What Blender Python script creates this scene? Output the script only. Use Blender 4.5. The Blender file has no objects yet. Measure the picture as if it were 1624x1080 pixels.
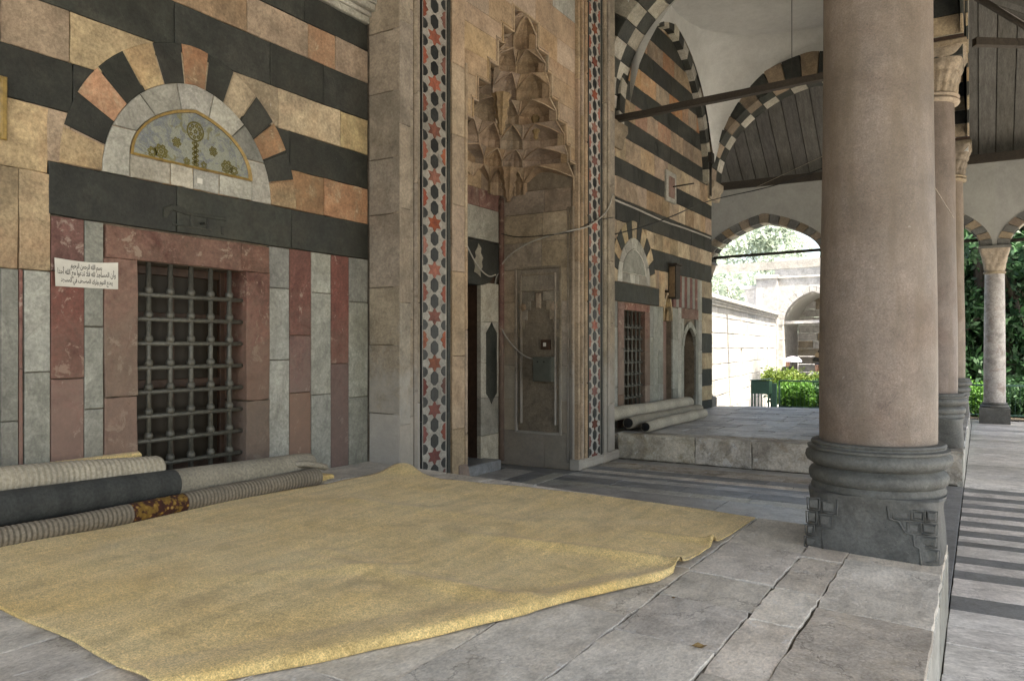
import bpy, bmesh, math, random
import numpy as np
from mathutils import Vector, Matrix
R = math.radians
rnd = random.Random(7)
sc = bpy.context.scene
col = sc.collection
# ------------------------------------------------------------------ camera, sky, sun, exposure
TH = math.atan(744 / 1223.0); S_, C_ = math.sin(TH), math.cos(TH)
HC = 1.6
cam = bpy.data.cameras.new('camera'); co = bpy.data.objects.new('camera', cam); col.objects.link(co)
cam.sensor_width = 36; cam.lens = 36 * 1223 / 1624.0; cam.shift_y = 9 / 1624.0
cam.clip_start = .05; cam.clip_end = 500
co.location = (0, 0, HC); co.rotation_euler = (R(90), 0, TH)
sc.camera = co
w = bpy.data.worlds.new('World'); sc.world = w; w.use_nodes = True
nt = w.node_tree; nt.nodes.clear()
sky = nt.nodes.new('ShaderNodeTexSky'); sky.sky_type = 'NISHITA'; sky.sun_disc = False
SUN_EL, SUN_AZ = 64, 112      # azimuth measured from +Y (along the wall) towards +X
sky.sun_elevation = R(SUN_EL); sky.sun_rotation = R(SUN_AZ)
sky.air_density = 1.0; sky.dust_density = 3.5; sky.ozone_density = .7
bg = nt.nodes.new('ShaderNodeBackground'); bg.inputs[1].default_value = .15
ow = nt.nodes.new('ShaderNodeOutputWorld')
nt.links.new(sky.outputs[0], bg.inputs[0]); nt.links.new(bg.outputs[0], ow.inputs[0])
sl = bpy.data.lights.new('sun', 'SUN'); sl.energy = 4.6; sl.angle = R(2.5); sl.color = (1, .95, .87)
so = bpy.data.objects.new('sun', sl); col.objects.link(so)
az, el = R(SUN_AZ), R(SUN_EL)
sdir = Vector((math.sin(az) * math.cos(el), math.cos(az) * math.cos(el), math.sin(el)))
so.rotation_euler = sdir.to_track_quat('Z', 'Y').to_euler(); so.location = (20, -20, 30)
sc.view_settings.view_transform = 'Standard'; sc.view_settings.look = 'None'
sc.view_settings.exposure = 2.0; sc.view_settings.gamma = 1
sc.view_settings.use_curve_mapping = False
try:      # camera white balance set for open shade
    sc.view_settings.use_white_balance = True; sc.view_settings.white_balance_temperature = 7100; sc.view_settings.white_balance_tint = 8
except Exception: pass
sc.render.engine = 'CYCLES'
try:
    sc.cycles.use_denoising = True; sc.cycles.max_bounces = 8; sc.cycles.diffuse_bounces = 6
    sc.cycles.sample_clamp_indirect = 6
except Exception: pass

# ------------------------------------------------------------------ photo measurements -> world points
def ray(px, py):
    u = (px - 812) / 1223.; v = (549 - py) / 1223.
    return Vector((-S_ + C_ * u, C_ + S_ * u, v))
def onx(px, py, X=-4.8):
    d = ray(px, py); t = X / d.x; return (t * d.y, HC + t * d.z)
def ony(px, py, Y):
    d = ray(px, py); t = Y / d.y; return (t * d.x, HC + t * d.z)
def znear(X): return .4 + .15 * max(0, (-X - .17)) / 4.63     # the near platform rises towards the wall
def zfar(X): return .4 - .07 * max(0, (-X - .17)) / 4.63
def ongnd(px, py, zf=znear):
    d = ray(px, py); z = .4
    for _ in range(8):
        t = (z - HC) / d.z; z = zf(t * d.x)
    return Vector((t * d.x, t * d.y, z))

# ------------------------------------------------------------------ materials
MT = {}
def nodes(name):
    m = bpy.data.materials.new(name); m.use_nodes = True; t = m.node_tree; t.nodes.clear()
    o = t.nodes.new('ShaderNodeOutputMaterial'); b = t.nodes.new('ShaderNodeBsdfPrincipled')
    t.links.new(b.outputs[0], o.inputs[0]); MT[name] = m
    return m, t, b
def N(t, ty, **k):
    n = t.nodes.new(ty)
    for a, v in k.items():
        if a.startswith('i_'): n.inputs[a[2:].replace('_', ' ')].default_value = v
        elif a.startswith('n') and a[1:].isdigit(): n.inputs[int(a[1:])].default_value = v
        else: setattr(n, a, v)
    return n
def mix(t, f, a, b, mode='MIX'):
    n = t.nodes.new('ShaderNodeMix'); n.data_type = 'RGBA'; n.blend_type = mode
    for s, v in ((0, f), (6, a), (7, b)):
        if isinstance(v, (int, float)): n.inputs[s].default_value = v
        elif isinstance(v, tuple): n.inputs[s].default_value = (*v[:3], 1)
        else: t.links.new(v, n.inputs[s])
    return n.outputs[2]
def mth(t, op, a, b=0., c=None):
    n = t.nodes.new('ShaderNodeMath'); n.operation = op
    for s, v in ((0, a), (1, b), (2, c)):
        if v is None: continue
        if isinstance(v, (int, float)): n.inputs[s].default_value = v
        else: t.links.new(v, n.inputs[s])
    return n.outputs[0]
def ramp(t, f, stops, interp='LINEAR'):
    n = t.nodes.new('ShaderNodeValToRGB'); n.color_ramp.interpolation = interp
    e = n.color_ramp.elements
    while len(e) < len(stops): e.new(.5)
    for x, (p, c) in zip(e, stops):
        x.position = p
        x.color = (c, c, c, 1) if isinstance(c, (int, float)) else (*c, 1)
    t.links.new(f, n.inputs[0]); return n.outputs[0]
def coords(t, perobj=True, stretch=(1, 1, 1)):
    g = t.nodes.new('ShaderNodeNewGeometry'); oi = t.nodes.new('ShaderNodeObjectInfo')
    v = g.outputs['Position']
    if perobj:
        r = mth(t, 'MULTIPLY', oi.outputs['Random'], 60.)
        cb = N(t, 'ShaderNodeCombineXYZ'); t.links.new(r, cb.inputs[0]); t.links.new(r, cb.inputs[2])
        a = N(t, 'ShaderNodeVectorMath', operation='ADD'); t.links.new(v, a.inputs[0]); t.links.new(cb.outputs[0], a.inputs[1]); v = a.outputs[0]
    if stretch != (1, 1, 1):
        a = N(t, 'ShaderNodeVectorMath', operation='MULTIPLY'); t.links.new(v, a.inputs[0]); a.inputs[1].default_value = stretch; v = a.outputs[0]
    return v, oi.outputs['Random'], g.outputs['Position']
def noise(t, v, s, d=5, r=.55, dist=0.):
    n = N(t, 'ShaderNodeTexNoise'); n.inputs['Scale'].default_value = s; n.inputs['Detail'].default_value = d
    n.inputs['Roughness'].default_value = r; n.inputs['Distortion'].default_value = dist
    t.links.new(v, n.inputs['Vector']); return n.outputs[0]
def stone(name, c1, c2, c3=None, s=3., rough=.75, bump=.25, var=.22, chips=None, chipamt=.0, vein=0., stretch=(1, 1, 1), pit=.4, low=None, dirt=.35, fine=45., spec=.4, gain=.92, crack=0., grit=1., speck=0.):
    m, t, b = nodes(name)
    c1, c2, c3 = (tuple(q * gain for q in k) if k else None for k in (c1, c2, c3))
    if chips: chips = tuple(q * gain for q in chips)
    v, rn, pos = coords(t, True, stretch)
    n1 = noise(t, v, s, 7, .6, .6)
    c = ramp(t, n1, [(.28, c1), (.5, c2), (.72, c3 or c1)])
    n2 = noise(t, v, fine, 4, .7)
    c = mix(t, .55, c, ramp(t, n2, [(.3, 1 - .5 * grit), (.7, 1 + .38 * grit)]), 'MULTIPLY')
    n6 = noise(t, v, 5.5, 9, .78, .35)      # mottled patina
    c = mix(t, .8, c, ramp(t, n6, [(.33, 1 - .42 * grit), (.5, 1.), (.66, 1 + .35 * grit)]), 'MULTIPLY')
    if speck:
        vs_ = N(t, 'ShaderNodeTexVoronoi'); vs_.inputs['Scale'].default_value = 150; t.links.new(v, vs_.inputs['Vector'])
        sc2 = N(t, 'ShaderNodeSeparateColor'); t.links.new(vs_.outputs['Color'], sc2.inputs[0])
        c = mix(t, .32, c, ramp(t, sc2.outputs[0], [(.0, .5), (.25, .8), (.6, 1.1), (1., 1.6)]), 'MULTIPLY')
    if speck:      # long brown weather streaks down the shaft
        sk = N(t, 'ShaderNodeVectorMath', operation='MULTIPLY'); sk.inputs[1].default_value = (1, 1, .16); t.links.new(v, sk.inputs[0])
        c = mix(t, ramp(t, noise(t, sk.outputs[0], 5., 6, .65), [(.42, .0), (.62, .6)]), c, (.13, .095, .06))
        c = mix(t, ramp(t, noise(t, v, 16., 8, .75), [(.66, 0.), (.69, .7)]), c, (.30, .265, .22))
    # broad grime with a shape of its own
    n3 = noise(t, pos, 1.3, 6, .65, .8)
    c = mix(t, ramp(t, n3, [(.45, 0.), (.72, dirt)]), c, (.055, .045, .032))
    if vein:
        n4 = noise(t, v, s * .8, 5, .6, 2.5)
        ab = mth(t, 'ABSOLUTE', mth(t, 'SUBTRACT', n4, .5))
        c = mix(t, ramp(t, ab, [(0., vein), (.035, 0.)]), c, tuple(x * .4 for x in c2))
    if chips:
        n5 = noise(t, v, 7., 8, .75, .5)
        c = mix(t, ramp(t, n5, [(.62 - chipamt, 0.), (.66 - chipamt, 1.)]), c, chips)
    if low:      # salt bloom that creeps up from the floor
        sp = N(t, 'ShaderNodeSeparateXYZ'); t.links.new(pos, sp.inputs[0])
        h = mth(t, 'ADD', sp.outputs[2], mth(t, 'MULTIPLY', noise(t, pos, 4.5, 9, .78, 1.), -2.2))
        c = mix(t, ramp(t, h, [(low[0] - .85, .6), (low[0] - .05, 0.)]), c, low[1])
    ckh = None
    if crack:
        vc = N(t, 'ShaderNodeTexVoronoi', feature='DISTANCE_TO_EDGE'); vc.inputs['Scale'].default_value = 2.1
        dv = N(t, 'ShaderNodeVectorMath', operation='ADD'); nn = N(t, 'ShaderNodeTexNoise'); nn.inputs['Scale'].default_value = 4.; nn.inputs['Detail'].default_value = 7; nn.inputs['Roughness'].default_value = .7
        t.links.new(v, nn.inputs['Vector']); sv = N(t, 'ShaderNodeVectorMath', operation='SCALE'); sv.inputs['Scale'].default_value = .55; t.links.new(nn.outputs['Color'], sv.inputs[0])
        t.links.new(v, dv.inputs[0]); t.links.new(sv.outputs[0], dv.inputs[1]); t.links.new(dv.outputs[0], vc.inputs['Vector'])
        ck = mth(t, 'MULTIPLY', ramp(t, vc.outputs['Distance'], [(0., 1.), (.018, 0.)]), ramp(t, noise(t, v, 1.1, 3, .5), [(.46, 0.), (.53, crack)]))
        c = mix(t, ck, c, (.05, .04, .03)); ckh = ck
    hv = N(t, 'ShaderNodeHueSaturation')
    t.links.new(mth(t, 'ADD', mth(t, 'MULTIPLY', rn, var * 2), 1 - var), hv.inputs['Value'])
    r2 = mth(t, 'FRACT', mth(t, 'MULTIPLY', rn, 37.7))
    t.links.new(mth(t, 'ADD', mth(t, 'MULTIPLY', r2, .3), .78), hv.inputs['Saturation'])
    r3 = mth(t, 'FRACT', mth(t, 'MULTIPLY', rn, 91.3))
    t.links.new(mth(t, 'ADD', mth(t, 'MULTIPLY', r3, .014), .493), hv.inputs['Hue'])
    t.links.new(c, hv.inputs['Color']); t.links.new(hv.outputs[0], b.inputs['Base Color'])
    t.links.new(ramp(t, n1, [(.3, rough - .12), (.7, min(1, rough + .12))]), b.inputs['Roughness'])
    b.inputs['Specular IOR Level'].default_value = spec
    vo = N(t, 'ShaderNodeTexVoronoi'); vo.inputs['Scale'].default_value = 38; t.links.new(v, vo.inputs['Vector'])
    pits = ramp(t, vo.outputs['Distance'], [(0., 0.), (.22, 1.)])
    h = mth(t, 'ADD', mth(t, 'MULTIPLY', noise(t, v, 14, 8, .7), 1.), mth(t, 'MULTIPLY', pits, pit))
    h = mth(t, 'ADD', h, mth(t, 'MULTIPLY', noise(t, v, 3.2, 4, .6), 1.2))
    if ckh is not None: h = mth(t, 'SUBTRACT', h, mth(t, 'MULTIPLY', ckh, 1.))
    bp = N(t, 'ShaderNodeBump'); bp.inputs['Strength'].default_value = bump; bp.inputs['Distance'].default_value = .02
    t.links.new(h, bp.inputs['Height']); t.links.new(bp.outputs[0], b.inputs['Normal'])
    return m
def plain(name, c, rough=.6, metal=0., var=.12, nscale=20., bump=.1, dark=.6, spec=.5):
    m, t, b = nodes(name)
    v, rn, pos = coords(t, True)
    n = noise(t, v, nscale, 6, .65)
    cc = mix(t, 1., tuple(c), ramp(t, n, [(.3, dark), (.65, 1.15)]), 'MULTIPLY')
    n2 = noise(t, pos, 2.2, 5, .6)
    cc = mix(t, 1., cc, ramp(t, n2, [(.3, 1. - var * 2), (.7, 1. + var)]), 'MULTIPLY')
    t.links.new(cc, b.inputs['Base Color'])
    b.inputs['Roughness'].default_value = rough; b.inputs['Metallic'].default_value = metal
    b.inputs['Specular IOR Level'].default_value = spec
    bp = N(t, 'ShaderNodeBump'); bp.inputs['Strength'].default_value = bump; bp.inputs['Distance'].default_value = .01
    t.links.new(n, bp.inputs['Height']); t.links.new(bp.outputs[0], b.inputs['Normal'])
    return m
cream = stone('cream_limestone', (.36, .26, .14), (.43, .34, .20), (.38, .26, .15), s=2.2, chips=(.54, .48, .40), chipamt=-.035, dirt=.5, grit=1.2, bump=.32)
tan = stone('tan_limestone', (.27, .185, .11), (.34, .25, .155), (.29, .195, .115), s=2.5, dirt=.45, grit=1.2, chips=(.42, .34, .25), chipamt=-.05)
orange = stone('orange_limestone', (.31, .15, .06), (.38, .20, .09), (.38, .27, .15), s=7, bump=.45, dirt=.3, chips=(.46, .34, .2), chipamt=.02)
basalt = stone('black_basalt', (.014, .016, .0125), (.030, .033, .026), (.052, .052, .040), s=3.2, rough=.62, bump=.3, chips=(.17, .17, .14), chipamt=-.085, dirt=.3, pit=.4, grit=1.25)
redm = stone('red_marble', (.125, .047, .036), (.185, .078, .06), (.10, .038, .032), s=3.2, chips=(.33, .23, .18), chipamt=.035, low=(.95, (.20, .145, .11)), dirt=.25, bump=.22)
redw = stone('worn_red_marble', (.16, .075, .055), (.24, .13, .095), (.13, .05, .04), s=4.5, chips=(.33, .24, .18), chipamt=.05, low=(1.25, (.19, .145, .105)), dirt=.3, bump=.5)
greym = stone('grey_marble', (.21, .215, .18), (.30, .30, .255), (.24, .235, .19), s=2., vein=.35, rough=.45, bump=.07, pit=.1, dirt=.3)
palem = stone('pale_marble', (.33, .32, .27), (.41, .40, .34), (.34, .32, .27), s=2., vein=.35, rough=.5, bump=.08, pit=.1, dirt=.3)
portal = stone('weathered_portal_limestone', (.25, .205, .145), (.33, .275, .20), (.27, .22, .155), s=1.8, var=.12, low=(.55, (.37, .35, .31)), dirt=.5, bump=.28)
panelst = stone('golden_panel_limestone', (.33, .235, .14), (.39, .285, .175), (.34, .23, .13), s=1.4, dirt=.4, var=.16, bump=.15)
muq = stone('carved_muqarnas_limestone', (.31, .22, .135), (.41, .30, .19), (.28, .19, .115), s=3, dirt=.6, var=.12, bump=.2)
ochre = stone('ochre_pendant_stone', (.22, .13, .05), (.30, .19, .07), (.16, .10, .045), s=8, dirt=.5, bump=.4)
niche = stone('niche_limestone', (.27, .21, .145), (.37, .295, .21), (.31, .235, .155), s=1.7, low=(.9, (.30, .27, .22)), dirt=.5, bump=.2)
granite = stone('pink_granite', (.17, .128, .098), (.215, .168, .132), (.18, .125, .092), s=1.3, fine=120, pit=.8, bump=.3, grit=.75, var=.03, rough=.55, dirt=.3, chips=(.30, .27, .23), chipamt=-.115, speck=1.)
greybase = stone('dark_base_stone', (.075, .077, .07), (.125, .127, .115), (.10, .10, .09), s=5, fine=60, rough=.6, bump=.35, var=.06, dirt=.35, chips=(.2, .19, .17), chipamt=-.07)
carved = stone('carved_capital_stone', (.23, .18, .12), (.32, .26, .18), (.25, .19, .12), s=4, dirt=.6, bump=.5)
whitecol = stone('mottled_white_marble', (.30, .27, .24), (.46, .43, .40), (.22, .15, .11), s=5, vein=.5, rough=.5, bump=.1, dirt=.2, var=.05)
vwhite = stone('pale_voussoir_stone', (.36, .33, .25), (.42, .39, .31), (.37, .33, .25), s=2.5, dirt=.3)
vbrown = stone('brown_voussoir_stone', (.20, .15, .10), (.26, .20, .13), (.22, .16, .10), s=3, dirt=.3)
vgrey = stone('grey_voussoir_stone', (.11, .11, .10), (.15, .15, .135), (.13, .125, .11), s=3, dirt=.3)
plaster = stone('grey_plaster', (.33, .33, .30), (.38, .38, .345), (.35, .345, .31), s=.9, fine=30, bump=.08, pit=.05, var=.02, dirt=.22, grit=.25)
wplaster = stone('white_plaster', (.52, .52, .48), (.60, .60, .56), (.54, .53, .49), s=.8, fine=30, bump=.06, pit=.05, var=.02, dirt=.12, grit=.25)
slabA = stone('worn_paving_limestone', (.50, .44, .355), (.61, .55, .46), (.52, .48, .41), s=2.8, chips=(.62, .585, .53), chipamt=.015, dirt=.3, var=.13, bump=.45, fine=80, rough=.6, stretch=(1, .6, 1), gain=1.04, crack=.5)
slabB = stone('ochre_paving_limestone', (.48, .42, .33), (.56, .50, .41), (.50, .43, .32), s=4, fine=70, dirt=.35, bump=.5, rough=.7, chips=(.40, .36, .29), chipamt=-.06, gain=1.04, crack=.5)
slabF = stone('grey_platform_slab', (.31, .295, .27), (.42, .40, .37), (.36, .34, .31), s=3, dirt=.45, bump=.3, rough=.5, gain=1.04, crack=.5)
slabR = stone('pale_paving_marble', (.50, .465, .42), (.62, .585, .54), (.54, .51, .47), s=1.6, vein=.3, dirt=.3, bump=.16, rough=.42, stretch=(.75, 1.15, 1), gain=1.04, crack=.5)
slate = stone('blue_slate_paving', (.15, .155, .155), (.21, .215, .215), (.175, .18, .18), s=2.4, dirt=.25, bump=.14, rough=.45, var=.12, gain=1.0)
slabC = stone('grey_paving_marble', (.29, .28, .255), (.37, .36, .335), (.34, .32, .29), s=1.8, dirt=.4, bump=.16, rough=.42, gain=1.04, crack=.5)
stepst = stone('weathered_step_stone', (.31, .265, .19), (.46, .42, .35), (.27, .22, .145), s=3.5, chips=(.46, .45, .42), chipamt=.02, dirt=.6, bump=.6, gain=1.04, crack=.5)
mortar = stone('dark_mortar', (.045, .038, .028), (.10, .085, .06), (.34, .31, .27), s=5, bump=.5)
mortarl = stone('wall_core_mortar', (.15, .12, .08), (.20, .16, .11), s=9, bump=.4)
ctw = stone('sunlit_white_limestone', (.62, .60, .56), (.74, .72, .69), (.66, .63, .58), s=2.2, dirt=.25, bump=.3, var=.14, gain=.70)
ctg = stone('grey_court_block', (.34, .32, .32), (.42, .40, .40), s=3, dirt=.2, bump=.3)
wood = plain('dark_old_wood', (.038, .029, .019), .75, nscale=30, bump=.4)
woodb = plain('brown_door_wood', (.060, .032, .018), .6, nscale=18, bump=.3)
plankm = stone('grey_weathered_planks', (.095, .09, .077), (.135, .127, .11), (.11, .104, .09), s=2.5, stretch=(3, .5, .5), fine=30, dirt=.35, bump=.4, var=.22)
iron = plain('grey_painted_iron', (.105, .102, .082), .5, .2, nscale=40, bump=.2)
irond = plain('dark_iron', (.03, .026, .02), .6, .3)
black = plain('painted_shade_black', (.006, .006, .006), .9)  # black that stands in for shade inside rooms and roll ends
gpaint = plain('green_painted_metal', (.085, .18, .135), .45, 0, nscale=30, dark=.8)
greybox = plain('grey_green_enamel', (.10, .105, .085), .45, nscale=12, dark=.85)
pvc = plain('pale_conduit', (.38, .36, .31), .5, dark=.8)
cablem = plain('black_cable', (.012, .012, .011), .5)
paper = plain('white_paper', (.62, .60, .53), .9, nscale=4, dark=.9, bump=.05)
ink = plain('black_ink', (.02, .02, .022), .7)
gold = plain('faded_gilt_wood', (.30, .20, .055), .5, nscale=30)
star_r = stone('red_inlay', (.20, .055, .03), (.27, .08, .042), (.14, .045, .032), s=10, bump=.12, dirt=.2, var=.35, low=(.6, (.09, .035, .035)))
star_b = stone('black_inlay', (.014, .016, .016), (.024, .027, .026), s=10, bump=.1, rough=.4, dirt=.1, var=.3)
inlay_w = stone('white_inlay_marble', (.29, .27, .23), (.35, .33, .285), s=6, bump=.08, dirt=.3, rough=.5)
skin_m = plain('skin', (.35, .20, .14), .5, bump=.02, dark=.95)
hair_m = plain('dark_hair', (.012, .009, .008), .6)
cl_dark = plain('navy_cloth', (.01, .012, .035), .8)
cl_lite = plain('pale_shirt', (.55, .56, .55), .8, dark=.9)
cl_trou = plain('grey_trousers', (.08, .08, .09), .8)
umb_m = plain('pale_lilac_umbrella', (.68, .66, .80), .6, dark=.95)
glassm, t, b = nodes('window_glass'); b.inputs['Base Color'].default_value = (.028, .023, .016, 1); b.inputs['Roughness'].default_value = .3; b.inputs['Specular IOR Level'].default_value = .12
def leafm(name, c1, c2, tr=.3):
    m, t, b = nodes(name)
    g = t.nodes.new('ShaderNodeNewGeometry')
    n = noise(t, g.outputs['Position'], 1.1, 4, .6)
    rr = mth(t, 'ADD', mth(t, 'MULTIPLY', g.outputs['Random Per Island'], .6), mth(t, 'MULTIPLY', n, .5))
    c = ramp(t, rr, [(.2, c1), (.85, c2)])
    t.links.new(c, b.inputs['Base Color']); b.inputs['Roughness'].default_value = .55
    tl = N(t, 'ShaderNodeBsdfTranslucent'); t.links.new(c, tl.inputs[0])
    ms = N(t, 'ShaderNodeMixShader'); ms.inputs[0].default_value = tr
    o = [x for x in t.nodes if x.type == 'OUTPUT_MATERIAL'][0]
    t.links.new(b.outputs[0], ms.inputs[1]); t.links.new(tl.outputs[0], ms.inputs[2]); t.links.new(ms.outputs[0], o.inputs[0])
    return m
lf_dark = leafm('dark_green_leaves', (.014, .045, .018), (.05, .13, .045))
lf_pale = leafm('haze_paled_leaves', (.30, .36, .29), (.50, .56, .47))  # pale leaf colour raised further to stand in for haze
lf_yel = leafm('yellow_green_leaves', (.07, .13, .02), (.22, .29, .06))
lf_mid = leafm('fresh_green_leaves', (.05, .16, .02), (.16, .34, .06))
bark = stone('tree_bark', (.06, .045, .03), (.10, .08, .055), s=8, bump=.8)

# ------------------------------------------------------------------ object helpers
WORLD = {}
def mk(name, verts, faces, mat, parent=None, smooth=False, loc=None, recalc=True):
    va = np.array(verts, dtype=float)
    c = Vector(va.mean(axis=0)) if loc is None else Vector(loc)
    me = bpy.data.meshes.new(name)
    me.from_pydata([tuple(x) for x in (va - np.array(c))], [], faces)
    if recalc:
        bm = bmesh.new(); bm.from_mesh(me); bmesh.ops.recalc_face_normals(bm, faces=bm.faces); bm.to_mesh(me); bm.free()
    if smooth: me.polygons.foreach_set('use_smooth', [True] * len(me.polygons))
    me.materials.append(mat)
    o = bpy.data.objects.new(name, me); col.objects.link(o)
    WORLD[o.name] = c
    if parent is not None:
        o.parent = parent; o.location = c - WORLD[parent.name]
    else: o.location = c
    return o
def thing(name, label, cat, loc=(0, 0, 0), group=None, kind=None):
    o = bpy.data.objects.new(name, None); col.objects.link(o); o.location = loc; o.empty_display_size = .3
    WORLD[o.name] = Vector(loc)
    if label: o['label'] = label
    if cat: o['category'] = cat
    if group: o['group'] = group
    if kind: o['kind'] = kind
    return o
def tag(o, label=None, cat=None, group=None, kind=None):
    if label: o['label'] = label
    if cat: o['category'] = cat
    if group: o['group'] = group
    if kind: o['kind'] = kind
    return o
FX = lambda u, v, n: (n, u, v)           # wall along Y, outward +X
FY = lambda u, v, n: (u, n, v)           # plane facing -Y or +Y
FZ = lambda u, v, n: (u, v, n)
def inset(p, c):
    n = len(p); A = sum(p[i][0] * p[(i + 1) % n][1] - p[(i + 1) % n][0] * p[i][1] for i in range(n))
    sg = 1 if A > 0 else -1; out = []
    for i in range(n):
        a, b_, d = p[i - 1], p[i], p[(i + 1) % n]
        e1 = (b_[0] - a[0], b_[1] - a[1]); e2 = (d[0] - b_[0], d[1] - b_[1])
        l1 = math.hypot(*e1) or 1; l2 = math.hypot(*e2) or 1
        n1 = (-e1[1] / l1 * sg, e1[0] / l1 * sg); n2 = (-e2[1] / l2 * sg, e2[0] / l2 * sg)
        k = 1 + n1[0] * n2[0] + n1[1] * n2[1]
        if k < .3: k = .3
        out.append((b_[0] + c * (n1[0] + n2[0]) / k, b_[1] + c * (n1[1] + n2[1]) / k))
    return out
def prism(name, p, fr, n0, n1, mat, parent=None, ch=.004, zf=None, smooth=False):
    k = len(p); sg = 1 if n1 > n0 else -1
    q = inset(p, ch)
    vs = [fr(u, v, n0) for u, v in p] + [fr(u, v, n1 - sg * ch) for u, v in p] + [fr(u, v, n1) for u, v in q]
    if zf: vs = [(x, y, z + zf(x, y)) for x, y, z in vs]
    fs = [tuple(range(k - 1, -1, -1)), tuple(range(2 * k, 3 * k))]
    for r in (0, 1):
        for i in range(k):
            j = (i + 1) % k; fs.append((r * k + i, r * k + j, (r + 1) * k + j, (r + 1) * k + i))
    return mk(name, vs, fs, mat, parent, smooth)
def rect(u0, u1, v0, v1, j=0., g=.0):
    f = lambda: rnd.uniform(-j, j)
    return [(u0 + g + f(), v0 + g + f()), (u1 - g + f(), v0 + g + f()), (u1 - g + f(), v1 - g + f()), (u0 + g + f(), v1 - g + f())]
def rough_rect(u0, u1, v0, v1, g, j, k=3):
    """a rectangle with slightly worn, uneven edges"""
    c = [(u0 + g, v0 + g), (u1 - g, v0 + g), (u1 - g, v1 - g), (u0 + g, v1 - g)]; out = []
    for i in range(4):
        a, b_ = c[i], c[(i + 1) % 4]
        for s in range(k):
            f = s / k; jj = j * (1.6 if s == 0 else 1)
            out.append((a[0] + (b_[0] - a[0]) * f + rnd.uniform(-jj, jj), a[1] + (b_[1] - a[1]) * f + rnd.uniform(-jj, jj)))
    return out
def box(name, a, b_, mat, parent=None, ch=.003):
    x0, y0, z0 = a; x1, y1, z1 = b_
    return prism(name, [(x0, y0), (x1, y0), (x1, y1), (x0, y1)], FZ, z0, z1, mat, parent, ch)
def lathe(name, prof, c, mat, parent=None, n=48, fn=None, smooth=True):
    vs, fs = [], []
    for r, z in prof:
        for i in range(n):
            a = 2 * math.pi * i / n; rr = fn(r, z, a) if fn else r
            vs.append((c[0] + rr * math.cos(a), c[1] + rr * math.sin(a), c[2] + z))
    for k in range(len(prof) - 1):
        for i in range(n):
            j = (i + 1) % n; fs.append((k * n + i, k * n + j, (k + 1) * n + j, (k + 1) * n + i))
    fs.append(tuple(range(n - 1, -1, -1))); fs.append(tuple(range((len(prof) - 1) * n, len(prof) * n)))
    o = mk(name, vs, fs, mat, parent, smooth, loc=(c[0], c[1], c[2] + prof[0][1]))
    if smooth:
        try: o.data.set_sharp_from_angle(angle=R(50))
        except Exception: pass
    return o
def tube(name, pts, r, mat, parent=None, n=8, closed_ends=True, rf=None, smooth=True):
    pts = [Vector(p) for p in pts]; vs, fs = [], []
    up = Vector((0, 0, 1)); prev = None
    for k, p in enumerate(pts):
        d = (pts[min(k + 1, len(pts) - 1)] - pts[max(k - 1, 0)]).normalized()
        if prev is None: s = d.cross(up if abs(d.z) < .95 else Vector((1, 0, 0))).normalized()
        else: s = (prev - d * prev.dot(d)).normalized()
        prev = s; q = d.cross(s)
        for i in range(n):
            a = 2 * math.pi * i / n; rr = rf(k, a) if rf else r
            vs.append(tuple(p + s * rr * math.cos(a) + q * rr * math.sin(a)))
    for k in range(len(pts) - 1):
        for i in range(n):
            j = (i + 1) % n; fs.append((k * n + i, k * n + j, (k + 1) * n + j, (k + 1) * n + i))
    if closed_ends: fs += [tuple(range(n)), tuple(range((len(pts) - 1) * n, len(pts) * n))]
    return mk(name, vs, fs, mat, parent, smooth)
def cat(ps, sub=8):
    """Catmull-Rom through the points"""
    P = [Vector(p) for p in ps]; P = [2 * P[0] - P[1]] + P + [2 * P[-1] - P[-2]]; out = []
    for i in range(1, len(P) - 2):
        for s in range(sub):
            t_ = s / sub
            out.append(.5 * ((2 * P[i]) + (P[i + 1] - P[i - 1]) * t_ + (2 * P[i - 1] - 5 * P[i] + 4 * P[i + 1] - P[i + 2]) * t_ ** 2 + (3 * P[i] - 3 * P[i + 1] + P[i + 2] - P[i - 1]) * t_ ** 3))
    out.append(P[-2]); return out
def arc(a, r, t_, pt=.22):
    """pointed arch: t 0 at right springing .. 1 at left springing -> (u, v) from the centre of the springing line"""
    q = abs(1 - 2 * t_); ang = (1 - q) * math.pi / 2
    u = a * math.cos(ang) * (1 if t_ < .5 else -1)
    return (u, r * ((1 - pt) * math.sin(ang) + pt * (1 - q)))
def arch_ring(name, fr, uc, v0, a, r, th, n, n0, n1, mats, parent, pt=.22, ch=.004, sub=3, seq=None, rth=None):
    out = []
    for i in range(n):
        t0, t1 = i / n, (i + 1) / n; g = .0035 / (a + r)
        ts = [t0 + g + (t1 - t0 - 2 * g) * s / sub for s in range(sub + 1)]
        pin = [arc(a, r, s, pt) for s in ts]; po = [arc(a + th, r + (rth or th), s, pt) for s in ts]
        p = [(uc + u, v0 + v) for u, v in pin] + [(uc + u, v0 + v) for u, v in reversed(po)]
        m = mats[seq[i]] if seq else mats[i % len(mats)]
        out.append(prism(name, p, fr, n0, n1 + rnd.uniform(-.0015, .0015), m, parent, ch))
    return out
def spandrel(name, fr, uc, u0, u1, v0, vtop, a, r, th, n0, n1, mat, parent, pt=.22, k=24):
    """wall panel above an arch"""
    o = [arc(a + th, r + th, i / k, pt) for i in range(k + 1)]
    p = [(u1, v0)] + [(u1, vtop), (u0, vtop), (u0, v0)] + [(uc + u, v0 + v) for u, v in reversed(o)]
    return prism(name, p, fr, n0, n1, mat, parent, .001)

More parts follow.
